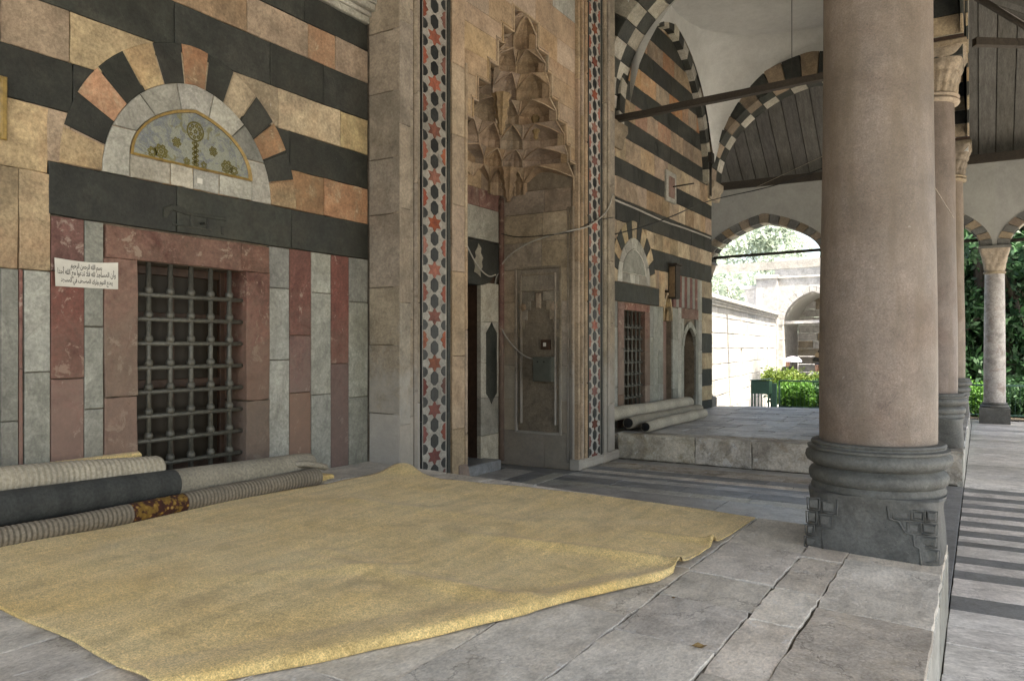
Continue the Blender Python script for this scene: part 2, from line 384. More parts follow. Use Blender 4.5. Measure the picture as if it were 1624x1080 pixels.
# ------------------------------------------------------------------ ground and floors
g0 = mk('ground', [(-150, -60, -.67), (150, -60, -.67), (150, 200, -.67), (-150, 200, -.67)], [(0, 1, 2, 3)], stone('court_ground', (.45, .43, .40), (.55, .53, .50), s=1.2, bump=.2), None)
tag(g0, 'pale stone ground of the courtyard beyond the arcade', None, kind='structure')
# near platform -----------------------------------------------------
YP0, YP1 = -1.4, 5.35; XR = -.17
plat = thing('near_platform', 'near raised stone platform under the yellow carpet', None, (-2.5, 2, 0), kind='structure')
def zoff(x, y): return znear(x) - .4
v = [(XR - .012, YP0, -.1), (XR - .012, YP1 - .01, -.1), (-5.3, YP1 - .01, -.1), (-5.3, YP0, -.1)]
v += [(x, y, znear(x) - .012) for x, y, z in v]
mk('platform_core', v, [(0, 1, 2, 3), (4, 5, 6, 7), (0, 1, 5, 4), (1, 2, 6, 5), (2, 3, 7, 6), (3, 0, 4, 7)], mortar, plat)
xs = [XR, -.645, -.87, -1.30, -1.72, -2.15, -2.6, -3.02, -3.45, -3.9, -4.35, -4.8]
special = {0: [-1.4, -.3, .85, 1.95, 2.72, 3.72, 4.63, 5.35]}
for i in range(len(xs) - 1):
    if i in special: ys = special[i]
    else:
        ys = [YP0]
        while ys[-1] < YP1 - .95: ys.append(ys[-1] + rnd.uniform(.42, .86))
        ys.append(YP1)
    for k in range(len(ys) - 1):
        j = .009
        p = rough_rect(xs[i + 1], xs[i], ys[k], ys[k + 1], .0035, j * .75, 7)
        if i == 0:   # outer edge straight-ish
            p = [(min(x, XR), y) for x, y in p]
        tx, ty = rnd.uniform(-.005, .005), rnd.uniform(-.004, .004); cx, cy = (xs[i] + xs[i + 1]) / 2, (ys[k] + ys[k + 1]) / 2
        m = slabB if (i == 0 and k in (3, 4)) or rnd.random() < .08 else slabA
        prism('floor_slab', p, FZ, .37, .4 + rnd.uniform(-.003, .003), m, plat, .003, zf=lambda x, y: zoff(x, y) + tx * (x - cx) * 2 + ty * (y - cy) * 2)
# face of the near platform
for k in range(6):
    y0 = -1.4 + k * 1.125; prism('kerb_stone', rough_rect(y0, y0 + 1.125, -.02, .366, .003, .004, 3), FX, XR - .06, XR + rnd.uniform(-.001, .002), palem, plat, .008)
for k in range(5):
    x0 = -4.8 + k * .926; prism('kerb_stone', rough_rect(x0, x0 + .926, -.02, .362, .003, .004, 3), FY, YP1 - .05, YP1 - .002, stepst, plat, .008)
# far platform -------------------------------------------------------
YF0, YF1 = 10.17, 16.35
platf = thing('far_platform', 'far raised platform of small dark slabs beyond the portal', None, (-2.5, 13, 0), kind='structure')
v = [(XR - .012, YF0 + .02, -.9), (XR - .012, YF1 - .01, -.9), (-5.6, YF1 - .01, -.9), (-5.6, YF0 + .02, -.9)]
v += [(x, y, zfar(x) - .022) for x, y, z in v]
mk('platform_core', v, [(0, 1, 2, 3), (4, 5, 6, 7), (0, 1, 5, 4), (1, 2, 6, 5), (2, 3, 7, 6), (3, 0, 4, 7)], mortar, platf)
y = YF0
while y < YF1 - .05:
    dy = min(rnd.uniform(.36, .5), YF1 - y)
    if YF1 - y - dy < .2: dy = YF1 - y
    x = XR
    while x > -4.8:
        dx = rnd.uniform(.3, .62)
        if x - dx < -4.6: dx = x + 4.8
        m = slabF if y > YF0 + .1 else stepst
        zz = rnd.uniform(-.005, .006)
        prism('floor_slab', rough_rect(x - dx, x, y, y + dy, .005, .006, 2), FZ, .37, .4 + zz, m, platf, .006, zf=lambda a, b_: zfar(a) - .4)
        x -= dx
    y += dy
xb = [-4.8, -3.62, -3.0, -2.35, -1.62, -.9, XR]
xb = [-4.43, -3.3, -2.55, -1.75, -.95, XR]
for k in range(len(xb) - 1):
    prism('kerb_stone', rough_rect(xb[k], xb[k + 1], .004, .372, .004, .006, 5), FY, YF0 + .1, YF0 + rnd.uniform(-.004, .004), stepst, platf, .012, zf=lambda a, b_: 0)
for k in range(6):
    y0 = YF0 + k * 1.03; prism('kerb_stone', rough_rect(y0, y0 + 1.03, .0, .37, .003, .004, 3), FX, XR - .06, XR + rnd.uniform(-.001, .002), palem, platf, .008)
# central bay floor ---------------------------------------------------
cf = thing('central_floor', 'striped marble floor before the portal, one step down from the platforms', None, (-2.5, 7.7, 0), kind='structure')
mk('floor_bed', [(-5.65, 5.3, -.03), (XR + .02, 5.3, -.03), (XR + .02, 10.2, -.03), (-5.65, 10.2, -.03)], [(0, 1, 2, 3)], mortar, cf)
prism('slate_border', rough_rect(-.62, XR, 5.36, 7.7, .002, .001), FZ, -.02, 0, slate, cf, .002)
prism('slate_border', rough_rect(-.62, XR, 7.7, 10.16, .002, .001), FZ, -.02, 0, slate, cf, .002)
bands = [(10.16, 9.86, slabC, 1.2), (9.86, 9.42, stepst, 1.6), (9.42, 9.12, slate, .8), (9.12, 8.94, slabA, 1.3), (8.94, 8.76, slate, .9), (8.76, 8.56, slabC, 1.1), (8.56, 8.20, slate, .72), (8.20, 7.98, palem, .72), (7.98, 7.0, slabC, 1.35), (7.0, 6.2, slabC, 1.2), (6.2, 5.8, slate, .8), (5.8, 5.36, slabC, 1.2)]
for y1, y0, m, L in bands:
    x = -.62
    while x > -4.42:
        dx = L * rnd.uniform(.8, 1.2)
        if x - dx < -4.42 + .25: dx = x + 4.42
        prism('floor_slab', rough_rect(x - dx, x, y0, y1, .003, .002, 3), FZ, -.02, rnd.uniform(-.002, .002), m, cf, .003)
        x -= dx
# threshold floor of the portal recess: a grey field with dark border bands
for u0, u1, v0, v1, m in [(-5.6, -4.42, 8.62, 8.9, slate), (-5.6, -4.42, 6.42, 6.7, slate), (-4.62, -4.42, 6.7, 8.62, palem), (-4.9, -4.62, 6.7, 8.62, slate), (-5.34, -4.9, 6.7, 8.62, slabC)]:
    prism('floor_slab', rough_rect(u0, u1, v0, v1, .003, .001), FZ, -.02, rnd.uniform(-.001, .002), m, cf, .003)
prism('door_step', rough_rect(-6.2, -5.34, 6.75, 8.5, .0, .002), FZ, -.02, .13, slate, cf, .01)
# outer pavement -------------------------------------------------------
pv = thing('pavement', 'lower marble pavement of the outer portico with dark and light stripes', None, (1.6, 8, 0), kind='structure')
mk('pavement_bed', [(XR, -4, -.03), (4.2, -4, -.03), (4.2, 19.55, -.03), (XR, 19.55, -.03)], [(0, 1, 2, 3)], mortar, pv)
mk('pavement_bed', [(-9, 16.33, -.03), (XR, 16.33, -.03), (XR, 19.55, -.03), (-9, 19.55, -.03)], [(0, 1, 2, 3)], mortar, pv)
def row(y0, y1, m, L, x0=XR + .004, x1=4.2):
    x = x0
    while x < x1 - .05:
        dx = L * rnd.uniform(.75, 1.25)
        if x1 - x - dx < .3: dx = x1 - x
        prism('paving_slab', rough_rect(x, x + dx, y0, y1, .0028, .002, 3), FZ, -.02, rnd.uniform(-.002, .002), m, pv, .003)
        x += dx
ds = [(5.41, 5.72), (6.15, 6.37), (6.59, 6.81), (7.17, 7.34), (7.55, 7.77), (7.97, 8.22), (8.43, 8.64), (8.88, 9.12), (9.34, 9.58), (9.83, 10.11)]
prev = 5.41
for a, b_ in ds:
    if a > prev: row(prev, a, slabR, 1.15)
    row(a, b_, slate, 1.5); prev = b_
y = 5.41
while y > -2:
    h = rnd.uniform(.3, .46); row(y - h, y, slabR, .95); y -= h
y = 10.11
while y < 19.5:
    h = min(rnd.uniform(.34, .48), 19.55 - y) if y < 19.05 else 19.55 - y
    row(y, y + h, slabR, 1.3); y += h
for k in range(3): row(16.36 + k * 1.06, 16.36 + (k + 1) * 1.06, slabR, 1.4, -8.5, XR)

# ------------------------------------------------------------------ striped facade walls
WX = -4.8
def facade(root, yc, m, s0, s1, stripes, zb, near):
    """yc: centre of the window; m=-1 near bay (s runs towards the camera), +1 far bay; s0..s1 extent away from the portal"""
    Yv = lambda s: yc + m * s
    def P(name, s_a, s_b, za, zb_, mat, n1=0., ch=.004, jit=.0028, g=.0025, dep=.05, k=4, par=None):
        u0, u1 = sorted((Yv(s_a), Yv(s_b)))
        return prism(name, rough_rect(u0, u1, za, zb_, g, jit, k), FX, WX - dep, WX + n1 + rnd.uniform(-.0015, .0015), mat, par or root, ch)
    def poly(name, p, mat, n1, dep=.06, ch=.004, par=None):
        return prism(name, [(Yv(a), z) for a, z in p], FX, WX - dep, WX + n1, mat, par or root, ch)
    # wall core with the window opening
    lo, hi = sorted((Yv(s0), Yv(s1))); wl, wh = sorted((Yv(.47), Yv(-.47)))
    zt = 7.6; XB = -5.6
    def core(y0, y1, z0, z1): box('wall_core', (XB, y0, z0), (WX - .03, y1, z1), mortarl, root, .001)
    zs, zh = zb + .14, 2.17
    dl, dh = sorted((Yv(2.45), Yv(3.15)))        # small side door
    nl, nh = sorted((Yv(1.33), Yv(1.82)))        # tall narrow niche
    cuts = sorted([(wl, wh, zs, zh), (dl, dh, zb, 1.95), (nl, nh, zb, 2.62)])
    y = lo
    for a, b_, z0, z1 in cuts:
        if b_ < lo or a > hi: continue
        core(y, a, 0, zt); core(a, b_, 0, z0); core(a, b_, z1, zt); y = b_
    core(y, hi, 0, zt)
    # courses
    nonlocal_z = [z for z, _, _ in stripes]
    for z0, z1, kind in stripes:
        s = s0
        while s < s1 - .01:
            ds_ = rnd.uniform(.55, 1.1) if kind == 'd' else rnd.uniform(.3, .75)
            if s1 - s - ds_ < .25: ds_ = s1 - s
            if kind == 'd': mt = basalt
            elif kind == 'c': mt = cream if rnd.random() < (.72 if near else .5) else tan
            elif kind == 't': mt = tan if rnd.random() < .75 else orange
            else: mt = orange if (s < -.7 and near) else rnd.choice([cream, tan, tan])
            P('stone_block', s, s + ds_, z0, z1, mt, dep=.06)
            s += ds_
    # lintel over the window
    ztop = 2.715 if near else 2.60; zbot = 2.393 if near else 2.30
    if near:
        P('lintel_stone', -1.82, -.9, zbot, ztop, basalt, .006)
        P('lintel_stone', -.9, .15, zbot, ztop, basalt, .007); P('lintel_stone', .15, 1.015, zbot, ztop, basalt, .006)
    else:
        P('lintel_stone', -.95, 1.12, zbot, ztop, basalt, .007)
    # relieving arch, tympanum ring and tile
    z0 = 2.715 if near else 2.605
    seq = [0, 1, 2, 1, 0, 1, 2, 1, 0, 1, 2, 1, 0] if near else [0, 1, 0, 1, 0, 1, 0, 1, 0, 1, 0, 1, 0]
    arch_ring('voussoir', FX, Yv(0), z0, .685, .745, .265, 13, WX - .05, WX + .008, [cream, basalt, orange], root, .1, seq=seq, rth=.275)
    typ = mk('tympanum_bed', [(WX - .04, Yv(-.68), z0), (WX - .04, Yv(.68), z0), (WX - .04, Yv(.4), z0 + .72), (WX - .04, Yv(-.4), z0 + .72)], [(0, 1, 2, 3)], mortarl, root)
    # inner pointed opening of the tile
    za = z0 + .15
    n = 7
    for i in range(n):
        t0, t1 = i / n, (i + 1) / n; ts = [t0 + .002 + (t1 - t0 - .004) * q / 4 for q in range(5)]
        po = [arc(.683, .743, q, .1) for q in ts]; pi = [arc(.50, .42, q, .32) for q in ts]
        p = [(u, z0 + v) for u, v in po] + [(u, za + v) for u, v in reversed(pi)]
        if i == 0: p = [(.683, z0 + .002)] + p[0:] + [(.5, z0 + .002)]
        if i == n - 1: p = p[:5] + [(-.683, z0 + .002), (-.5, z0 + .002)] + p[5:]
        poly('tympanum_stone', p, rnd.choice([palem, greym, palem]), .012)
    for a, b_ in ((-.5, -.2), (-.2, .02), (.02, .2), (.2, .5)):
        P('tympanum_stone', a + .002, b_ - .002, z0 + .002, za, rnd.choice([palem, vwhite]), .012)
    tp = [(u, za + .012 + v) for u, v in (arc(.47, .385, q / 24, .32) for q in range(25))]
    tile = poly('tile_panel', tp, MT['painted_tile'] if near else MT['pale_carved_panel'], .005, .04)
    fr_o = [(u, za + v) for u, v in (arc(.498, .418, q / 24, .32) for q in range(25))]
    fr_i = [(u, za + .018 + v) for u, v in (arc(.468, .38, q / 24, .32) for q in range(25))]
    vs = [(WX + .016, Yv(u), v) for u, v in fr_o] + [(WX + .006, Yv(u), v) for u, v in fr_i]
    fs = [(i, i + 1, 26 + i, 25 + i) for i in range(24)] + [(24, 0, 25, 49)]
    mk('tile_frame', vs, fs, gold if near else palem, tile)
    # painted motif of the tile: raised roundels and a stem
    if near:
        om = MT['olive_glaze']; wl_ = MT['pale_glaze']
        def disc(cu, cz, r0, r1, m_, nseg=20, wob=0.):
            a_ = [(cu + (r1 + wob * math.sin(5 * q)) * math.cos(q), cz + (r1 + wob * math.sin(5 * q)) * 1.0 * math.sin(q)) for q in [2 * math.pi * i / nseg for i in range(nseg)]]
            b2 = [(cu + r0 * math.cos(2 * math.pi * i / nseg), cz + r0 * math.sin(2 * math.pi * i / nseg)) for i in range(nseg)]
            vs = [(WX + .0065, Yv(u), v) for u, v in a_] + [(WX + .0065, Yv(u), v) for u, v in b2]
            mk('painted_motif', vs, [(i, (i + 1) % nseg, nseg + (i + 1) % nseg, nseg + i) for i in range(nseg)], m_, tile)
        def petals(cu, cz, rr, n_, pr):
            for q in range(n_):
                a_ = 2 * math.pi * q / n_ + .2; disc(cu + rr * math.cos(a_), cz + rr * math.sin(a_), pr * .25, pr, om, 9, wob=pr * .15)
        disc(0, za + .265, .060, .072, om); petals(0, za + .265, .042, 8, .015); disc(0, za + .265, .004, .016, om, wob=.003)
        for q, zz in enumerate((.175, .135, .10, .065, .035)): petals(0, za + zz, .017, 4, .013)
        for sx in (-1, 1):
            petals(sx * .15, za + .155, .025, 6, .013); petals(sx * .27, za + .065, .036, 7, .018); petals(sx * .335, za + .05, .024, 6, .014); petals(sx * .07, za + .04, .018, 5, .011)
            disc(sx * .15, za + .155, .003, .012, om); disc(sx * .27, za + .065, .004, .016, om)
    # red stone window frame
    zfr = 2.38 if near else 2.29
    P('frame_stone', -.67, -.40, 2.17, zfr, redw, .01); P('frame_stone', -.40, .66, 2.17, zfr, redw, .011)
    for sa, sb in ((-.67, -.44), (.44, .67)):
        z = zb
        while z < 2.16:
            h = min(rnd.uniform(.5, .8), 2.17 - z)
            if 2.17 - z - h < .3: h = 2.17 - z
            P('frame_stone', sa, sb, z, z + h, redw, .012, k=4, jit=.004, dep=.3); z += h
    P('window_sill', -.47, .47, zb, zs, redw, .0, dep=.4)
    # panels beside the window
    def panel(sa, sb, z0_, z1_, mt, lo_=.45, hi_=.95):
        z = z0_
        while z < z1_ - .01:
            h = rnd.uniform(lo_, hi_)
            if z1_ - z - h < .25: h = z1_ - z
            P('marble_panel', sa, sb, z, z + h, mt, .002, k=2, jit=.001); z += h
    if near:
        for sa, sb, mt in ((-.88, -.67, greym), (-1.12, -.88, redm), (-1.35, -1.12, greym), (-1.57, -1.35, redm), (-1.82, -1.57, greym), (.67, .795, greym), (.795, 1.0, redm), (1.0, 1.15, greym), (1.155, 1.18, redm)):
            panel(sa, sb, zb, zbot - .002 if sb <= 1.0 else 2.05, mt)
        P('stone_block', 1.0, 1.18, 2.05, 2.64, cream, .003); P('stone_block', 1.18, 1.34, 2.05, 2.64, cream)
        panel(1.18, 1.28, zb, 2.05, greym)
        panel(1.28, 1.33, zb, 2.05, redm)
        P('stone_block', 1.015, 1.7, 2.64, 3.037, cream, .003); P('stone_block', 1.7, 2.4, 2.64, 3.037, cream)
    else:
        for sa, sb, mt in ((-.95, -.67, greym), (.67, .85, greym), (.85, 1.08, greym), (1.08, 1.33, greym)):
            panel(sa, sb, zb, 2.29, mt)
        P('stone_block', 1.12, 1.42, 2.29, 2.92, cream)
        P('stone_block', -1.64, -.95, 2.29, 2.92, cream)
        panel(-1.64, -.95, zb, 2.29, greym)
    # tall narrow niche with a carved arched head
    NB = WX - .16
    prism('niche_panel', rect(nl, nh, zb, 2.05), FX, NB - .05, NB + .04, redw if not near else redm, root, .003)
    prism('niche_head', rect(nl, nh, 2.05, 2.62), FX, NB - .05, NB, cream, root, .003)
    arch_ring('niche_arch', FX, (nl + nh) / 2, 2.05, .2, .47, .05, 5, NB, WX + .008, [cream], root, .3)
    cm = (nl + nh) / 2
    for sg in (-1, 1):
        prism('niche_scroll', [(cm + sg * .2, 2.06), (cm + sg * .06, 2.06), (cm + sg * .10, 2.2), (cm + sg * .17, 2.26)], FX, NB, WX - .05, ochre, root, .008)
    panel(1.82, 2.12, zb, 2.3 if not near else 2.4, greym)
    # region over and beside the small door
    if not near:
        k = 0; s = 1.86
        while s < 3.4:
            panel(s, min(s + .155, 3.42), 2.32, 2.915, greym if k % 2 else redm, .6, .6); s += .155; k += 1
        P('stone_block', 1.42, 1.86, 2.62, 2.92, cream)
    else:
        P('stone_block', 1.34, 1.86, 2.62, 2.64, cream)
        k = 0; s = 1.86
        while s < 4.5:
            panel(s, s + .155, 2.32, 3.03, greym if k % 2 else redm, .7, .7); s += .155; k += 1
    panel(2.12, 2.30, zb, 2.32, palem); P('marble_panel', 2.30, 3.32, 2.12, 2.32, redw, .002)
    arch_ring('door_arch', FX, Yv(2.8), 1.6, .35, .36, .12, 5, WX - .05, WX + .012, [greym], root, .3)
    for sa, sb in ((2.30, 2.45), (3.15, 3.32)): P('door_jamb', sa, sb, zb, 2.12, greym, .004)
    sd = P('side_door', 2.45, 3.15, zb, 1.96, woodb, -.22, dep=.3)
    for q in range(4): P('door_panel', 2.5 + q * .155, 2.64 + q * .155, zb + .15, 1.75, woodb, -.208, dep=.29, par=sd)
    # corner quoins and the remainder
    if not near:
        q = [(2.92, 2.58, 'c'), (2.58, 2.27, 'd'), (2.27, 1.86, 'c'), (1.86, 1.46, 'd'), (1.46, 1.13, 'c'), (1.13, .79, 'd'), (.79, .5, 'c'), (.5, zb - .02, 'd')]
        for z1_, z0_, kk in q: P('quoin', 3.55, s1 + .02, z0_, z1_, basalt if kk == 'd' else cream, .004, dep=.3)
        panel(3.32, 3.55, zb, 2.92, palem)
    else: panel(3.32, 4.5, zb, 2.32, greym)
    # window: casement, glass, grille
    win = thing('window', None, None, (WX, Yv(0), zs)); win.parent = root; win.location = Vector((WX, Yv(0), zs)) - WORLD[root.name]
    GX = WX - .24
    for a, b_ in ((-.47, -.40), (.40, .47)): prism('window_frame', rect(*sorted((Yv(a), Yv(b_))), zs, zh), FX, GX - .05, GX, woodb, win)
    for z in (zs, 1.78, 1.30, zh - .06): prism('window_frame', rect(Yv(0) - .40, Yv(0) + .40, z, z + .06), FX, GX - .05, GX - .003, woodb, win)
    for q in (2,): prism('window_frame', rect(Yv(-.40 + q * .2) - .012, Yv(-.40 + q * .2) + .012, zs, zh - .06), FX, GX - .045, GX - .01, woodb, win)
    prism('glass_pane', rect(Yv(0) - .40, Yv(0) + .40, zs + .06, zh - .06), FX, GX - .04, GX - .035, glassm, win, .0005)
    mk('black_room_sheet', [(-5.62, wl, zs), (-5.62, wh, zs), (-5.62, wh, zh), (-5.62, wl, zh)], [(0, 1, 2, 3)], black, win)  # black sheet in place of the unlit room behind
    gx = WX - .045
    hz = [zs + .02 + q * (zh - zs) / 9 + .09 for q in range(9)]
    vb = [-.33, -.165, 0, .165, .33]
    bl = {}
    def inst(key, maker, loc):
        if key not in bl:
            o = maker(); bl[key] = o
            o.location = Vector(loc) - WORLD[win.name]; return
        o = bl[key].copy(); col.objects.link(o); o.location = Vector(loc) - WORLD[win.name]
    for s in vb: inst('v', lambda: tube('vertical_bar', [(0, 0, -(zh - zs) / 2), (0, 0, (zh - zs) / 2)], .0175, iron, win, 8), (gx, Yv(s), (zs + zh) / 2))
    for z in hz[:8]:
        inst('h', lambda: tube('horizontal_bar', [(0, -.47, 0), (0, .47, 0)], .0165, iron, win, 8), (gx + .002, Yv(0), z))
        for s in vb: inst('k', lambda: lathe('bar_knob', [(.008, -.032), (.022, -.024), (.03, -.008), (.03, .008), (.022, .024), (.008, .032)], (0, 0, 0), iron, win, 8), (gx, Yv(s), z))

# tile material
m, t, b = nodes('painted_tile')
v_, rn_, pos_ = coords(t, False)
n1 = noise(t, v_, 9, 6, .7, 1.2); n2 = noise(t, v_, 26, 4, .6, 3.)
c = ramp(t, n1, [(.3, (.20, .22, .20)), (.47, (.27, .28, .23)), (.58, (.14, .155, .185)), (.64, (.24, .25, .21)), (.8, (.27, .26, .19))])
ln = mth(t, 'ABSOLUTE', mth(t, 'SUBTRACT', n2, .5))
c = mix(t, ramp(t, ln, [(0., .8), (.03, 0.)]), c, (.10, .10, .035))
n3 = noise(t, v_, 13, 3, .5, 1.)
c = mix(t, ramp(t, n3, [(.60, 0.), (.64, .7)]), c, (.15, .14, .05))
t.links.new(c, b.inputs['Base Color']); b.inputs['Roughness'].default_value = .3
plain('olive_glaze', (.13, .11, .02), .35, nscale=60); plain('pale_glaze', (.4, .4, .33), .35)
stone('pale_carved_panel', (.20, .21, .17), (.27, .27, .22), s=14, bump=.8)

dn = [(2.715, 3.037, 'o'), (3.037, 3.347, 'd'), (3.347, 3.664, 'c'), (3.664, 4.003, 'd'), (4.003, 4.296, 't'), (4.296, 4.537, 'd')]
dn += [(4.537 + k * .32, 4.857 + k * .32, 'c' if k % 2 == 0 else 'd') for k in range(1, 9)]
nw = thing('striped_wall', 'near bay of the striped stone facade with the large grilled window and tiled half-round panel', 'wall', (WX, 3.53, .5))
facade(nw, 3.53, -1, -1.82, 4.5, dn, .54, True)
# cornice of the near bay: mouldings stepping out
for k, (z0, z1, pj) in enumerate([(4.54, 4.60, .03), (4.60, 4.64, .055), (4.64, 4.70, .10), (4.70, 4.74, .12), (4.74, 4.86, .17)]):
    prism('cornice_moulding', rect(-1, 5.345, z0, z1 - .001), FX, WX - .05, WX + pj, palem, nw, .008)
# carved cartouche on the lintel
cy, cz = onx(312, 347, WX)
pts = [(cy - .27, cz + .03), (cy - .2, cz + .07), (cy - .12, cz + .06), (cy - .08, cz + .035), (cy + .24, cz + .04), (cy + .24, cz + .015), (cy - .10, cz + .012), (cy - .2, cz + .03), (cy - .25, cz - .03), (cy - .27, cz - .03)]
cart = prism('carved_date', pts, FX, WX, WX + .016, basalt, nw, .003)
for a, l_ in ((-.06, .07), (.08, .07), (.16, .085)):
    prism('carved_stroke', rect(cy + a, cy + a + .022, cz - l_, cz + .02), FX, WX, WX + .014, basalt, cart, .003)
lathe('carved_dot', [(.002, -.01), (.026, -.008), (.03, .004), (.012, .012)], (0, 0, 0), basalt, cart, 14)
o = cart.children[-1]; o.rotation_euler = (0, R(90), 0); o.location = Vector((WX + .012, cy + .03, cz - .035)) - WORLD[cart.name]
prism('carved_stroke', rect(cy - .2, cy + .12, cz - .075, cz - .06), FX, WX, WX + .012, basalt, cart, .003)
prism('carved_stroke', rect(cy + .2, cy + .225, cz - .09, cz - .03), FX, WX, WX + .014, basalt, cart, .003)

fw = thing('striped_wall', 'far bay of the striped stone facade with a smaller-looking grilled window, past the portal', 'wall', (WX, 11.7, .33))
df = [(2.60, 2.92, 'c'), (2.92, 3.26, 'd'), (3.26, 3.55, 'c'), (3.55, 3.90, 'd'), (3.90, 4.23, 'c'), (4.23, 4.52, 'd'), (4.52, 4.89, 'c'), (4.89, 5.19, 'd'), (5.19, 5.51, 't'), (5.51, 5.83, 'd'), (5.83, 6.15, 't'), (6.15, 6.5, 'd'), (6.5, 6.8, 't'), (6.8, 7.15, 'd'), (7.15, 7.5, 'c')]
facade(fw, 11.70, 1, -1.64, 4.2, df, .33, False)
arch_ring('wall_arch_stone', FX, 13.15, 4.9, 2.14, 2.30, .2, 27, WX - .05, WX + .12, [vwhite, basalt], fw, .15)
# mosque end wall beyond the corner
box('end_wall', (-12, 15.2, -.9), (-4.83, 15.92, 7.6), mortarl, fw, .002)

# ------------------------------------------------------------------ portal
PX = -4.42; PB = -5.6
po_ = thing('stone_portal', 'tall projecting stone portal with stalactite niche and star-pattern inlay strips', 'portal', (PX, 7.65, 0))
# side face towards the camera
z = .44; hs = [.55, .62, .52, .66, .5, .6, .55, .6, .55, .6, .55, .6]
for h in hs:
    prism('stone_block', rough_rect(WX + .012, PX - .005, z, z + h, .003, .002, 3), FY, YP1 + .1, YP1 - .001 + rnd.uniform(-.002, .002), portal, po_, .006)
    z += h
# body
box('portal_core', (PB - .4, 5.37, -.05), (PX - .06, 6.38, 7.6), mortarl, po_, .001)
box('portal_core', (PB - .4, 8.93, -.05), (PX - .06, 10.05, 7.6), mortarl, po_, .001)
box('portal_core', (PB - .4, 6.38, 5.5), (PX - .1, 8.93, 7.6), mortarl, po_, .001)
for h0 in range(12):     # far side face
    prism('stone_block', rough_rect(WX, PX - .005, h0 * .6, h0 * .6 + .6, .003, .002, 3), FY, 10.0, 10.08, portal, po_, .006)
def vstrip(y0, y1, n1, z0, mat, name='jamb_moulding', hh=(.7, 1.2), ch=.006, dep=.08, ztop=7.4):
    z = z0
    while z < ztop:
        h = rnd.uniform(*hh)
        prism(name, rough_rect(y0, y1, z, z + h, .0015, .0012, 2), FX, PX - dep, PX + n1 + rnd.uniform(-.001, .001), mat, po_, ch)
        z += h
vstrip(5.35, 5.50, .0, 0, portal, 'jamb_block'); vstrip(5.503, 5.56, -.015, 0, portal); vstrip(5.563, 5.61, .004, 0, portal, ch=.014)
vstrip(5.613, 5.65, -.008, 0, portal)
vstrip(6.052, 6.10, .012, 0, basalt, 'border_strip', ch=.003); vstrip(6.10, 6.14, -.012, 0, panelst, ch=.01)
vstrip(6.143, 6.36, .0, 0, panelst, 'jamb_block', (.6, .9)); vstrip(6.363, 6.40, .014, 0, panelst, ztop=3.7, ch=.012)
vstrip(9.582, 9.63, .012, 0, basalt, 'border_strip', ch=.003)
for a, b_, n in ((9.633, 9.70, -.01), (9.703, 9.77, .012), (9.773, 9.83, -.02), (9.833, 9.90, .008), (9.903, 10.078, -.004)): vstrip(a, b_, n, 0, portal, ch=.014)
for a, b_, n in ((8.905, 8.95, .012), (8.953, 9.0, -.02), (9.003, 9.06, .008), (9.063, 9.12, -.014), (9.123, 9.19, .004)): vstrip(a, b_, n, 0, panelst if n > -.01 else portal, ch=.014)
# plinth stones
for a, b_ in ((6.2, 6.44), (8.86, 9.6), (9.6, 10.12)):
    prism('plinth_stone', rough_rect(a, b_, 0, .14, .003, .006, 4), FX, PX - .1, PX + .06, portal, po_, .03)
prism('plinth_stone', [(6.25, 0), (6.46, 0), (6.42, .3), (6.38, .42), (6.25, .42)], FX, PX - .08, PX + .035, redw, po_, .02)

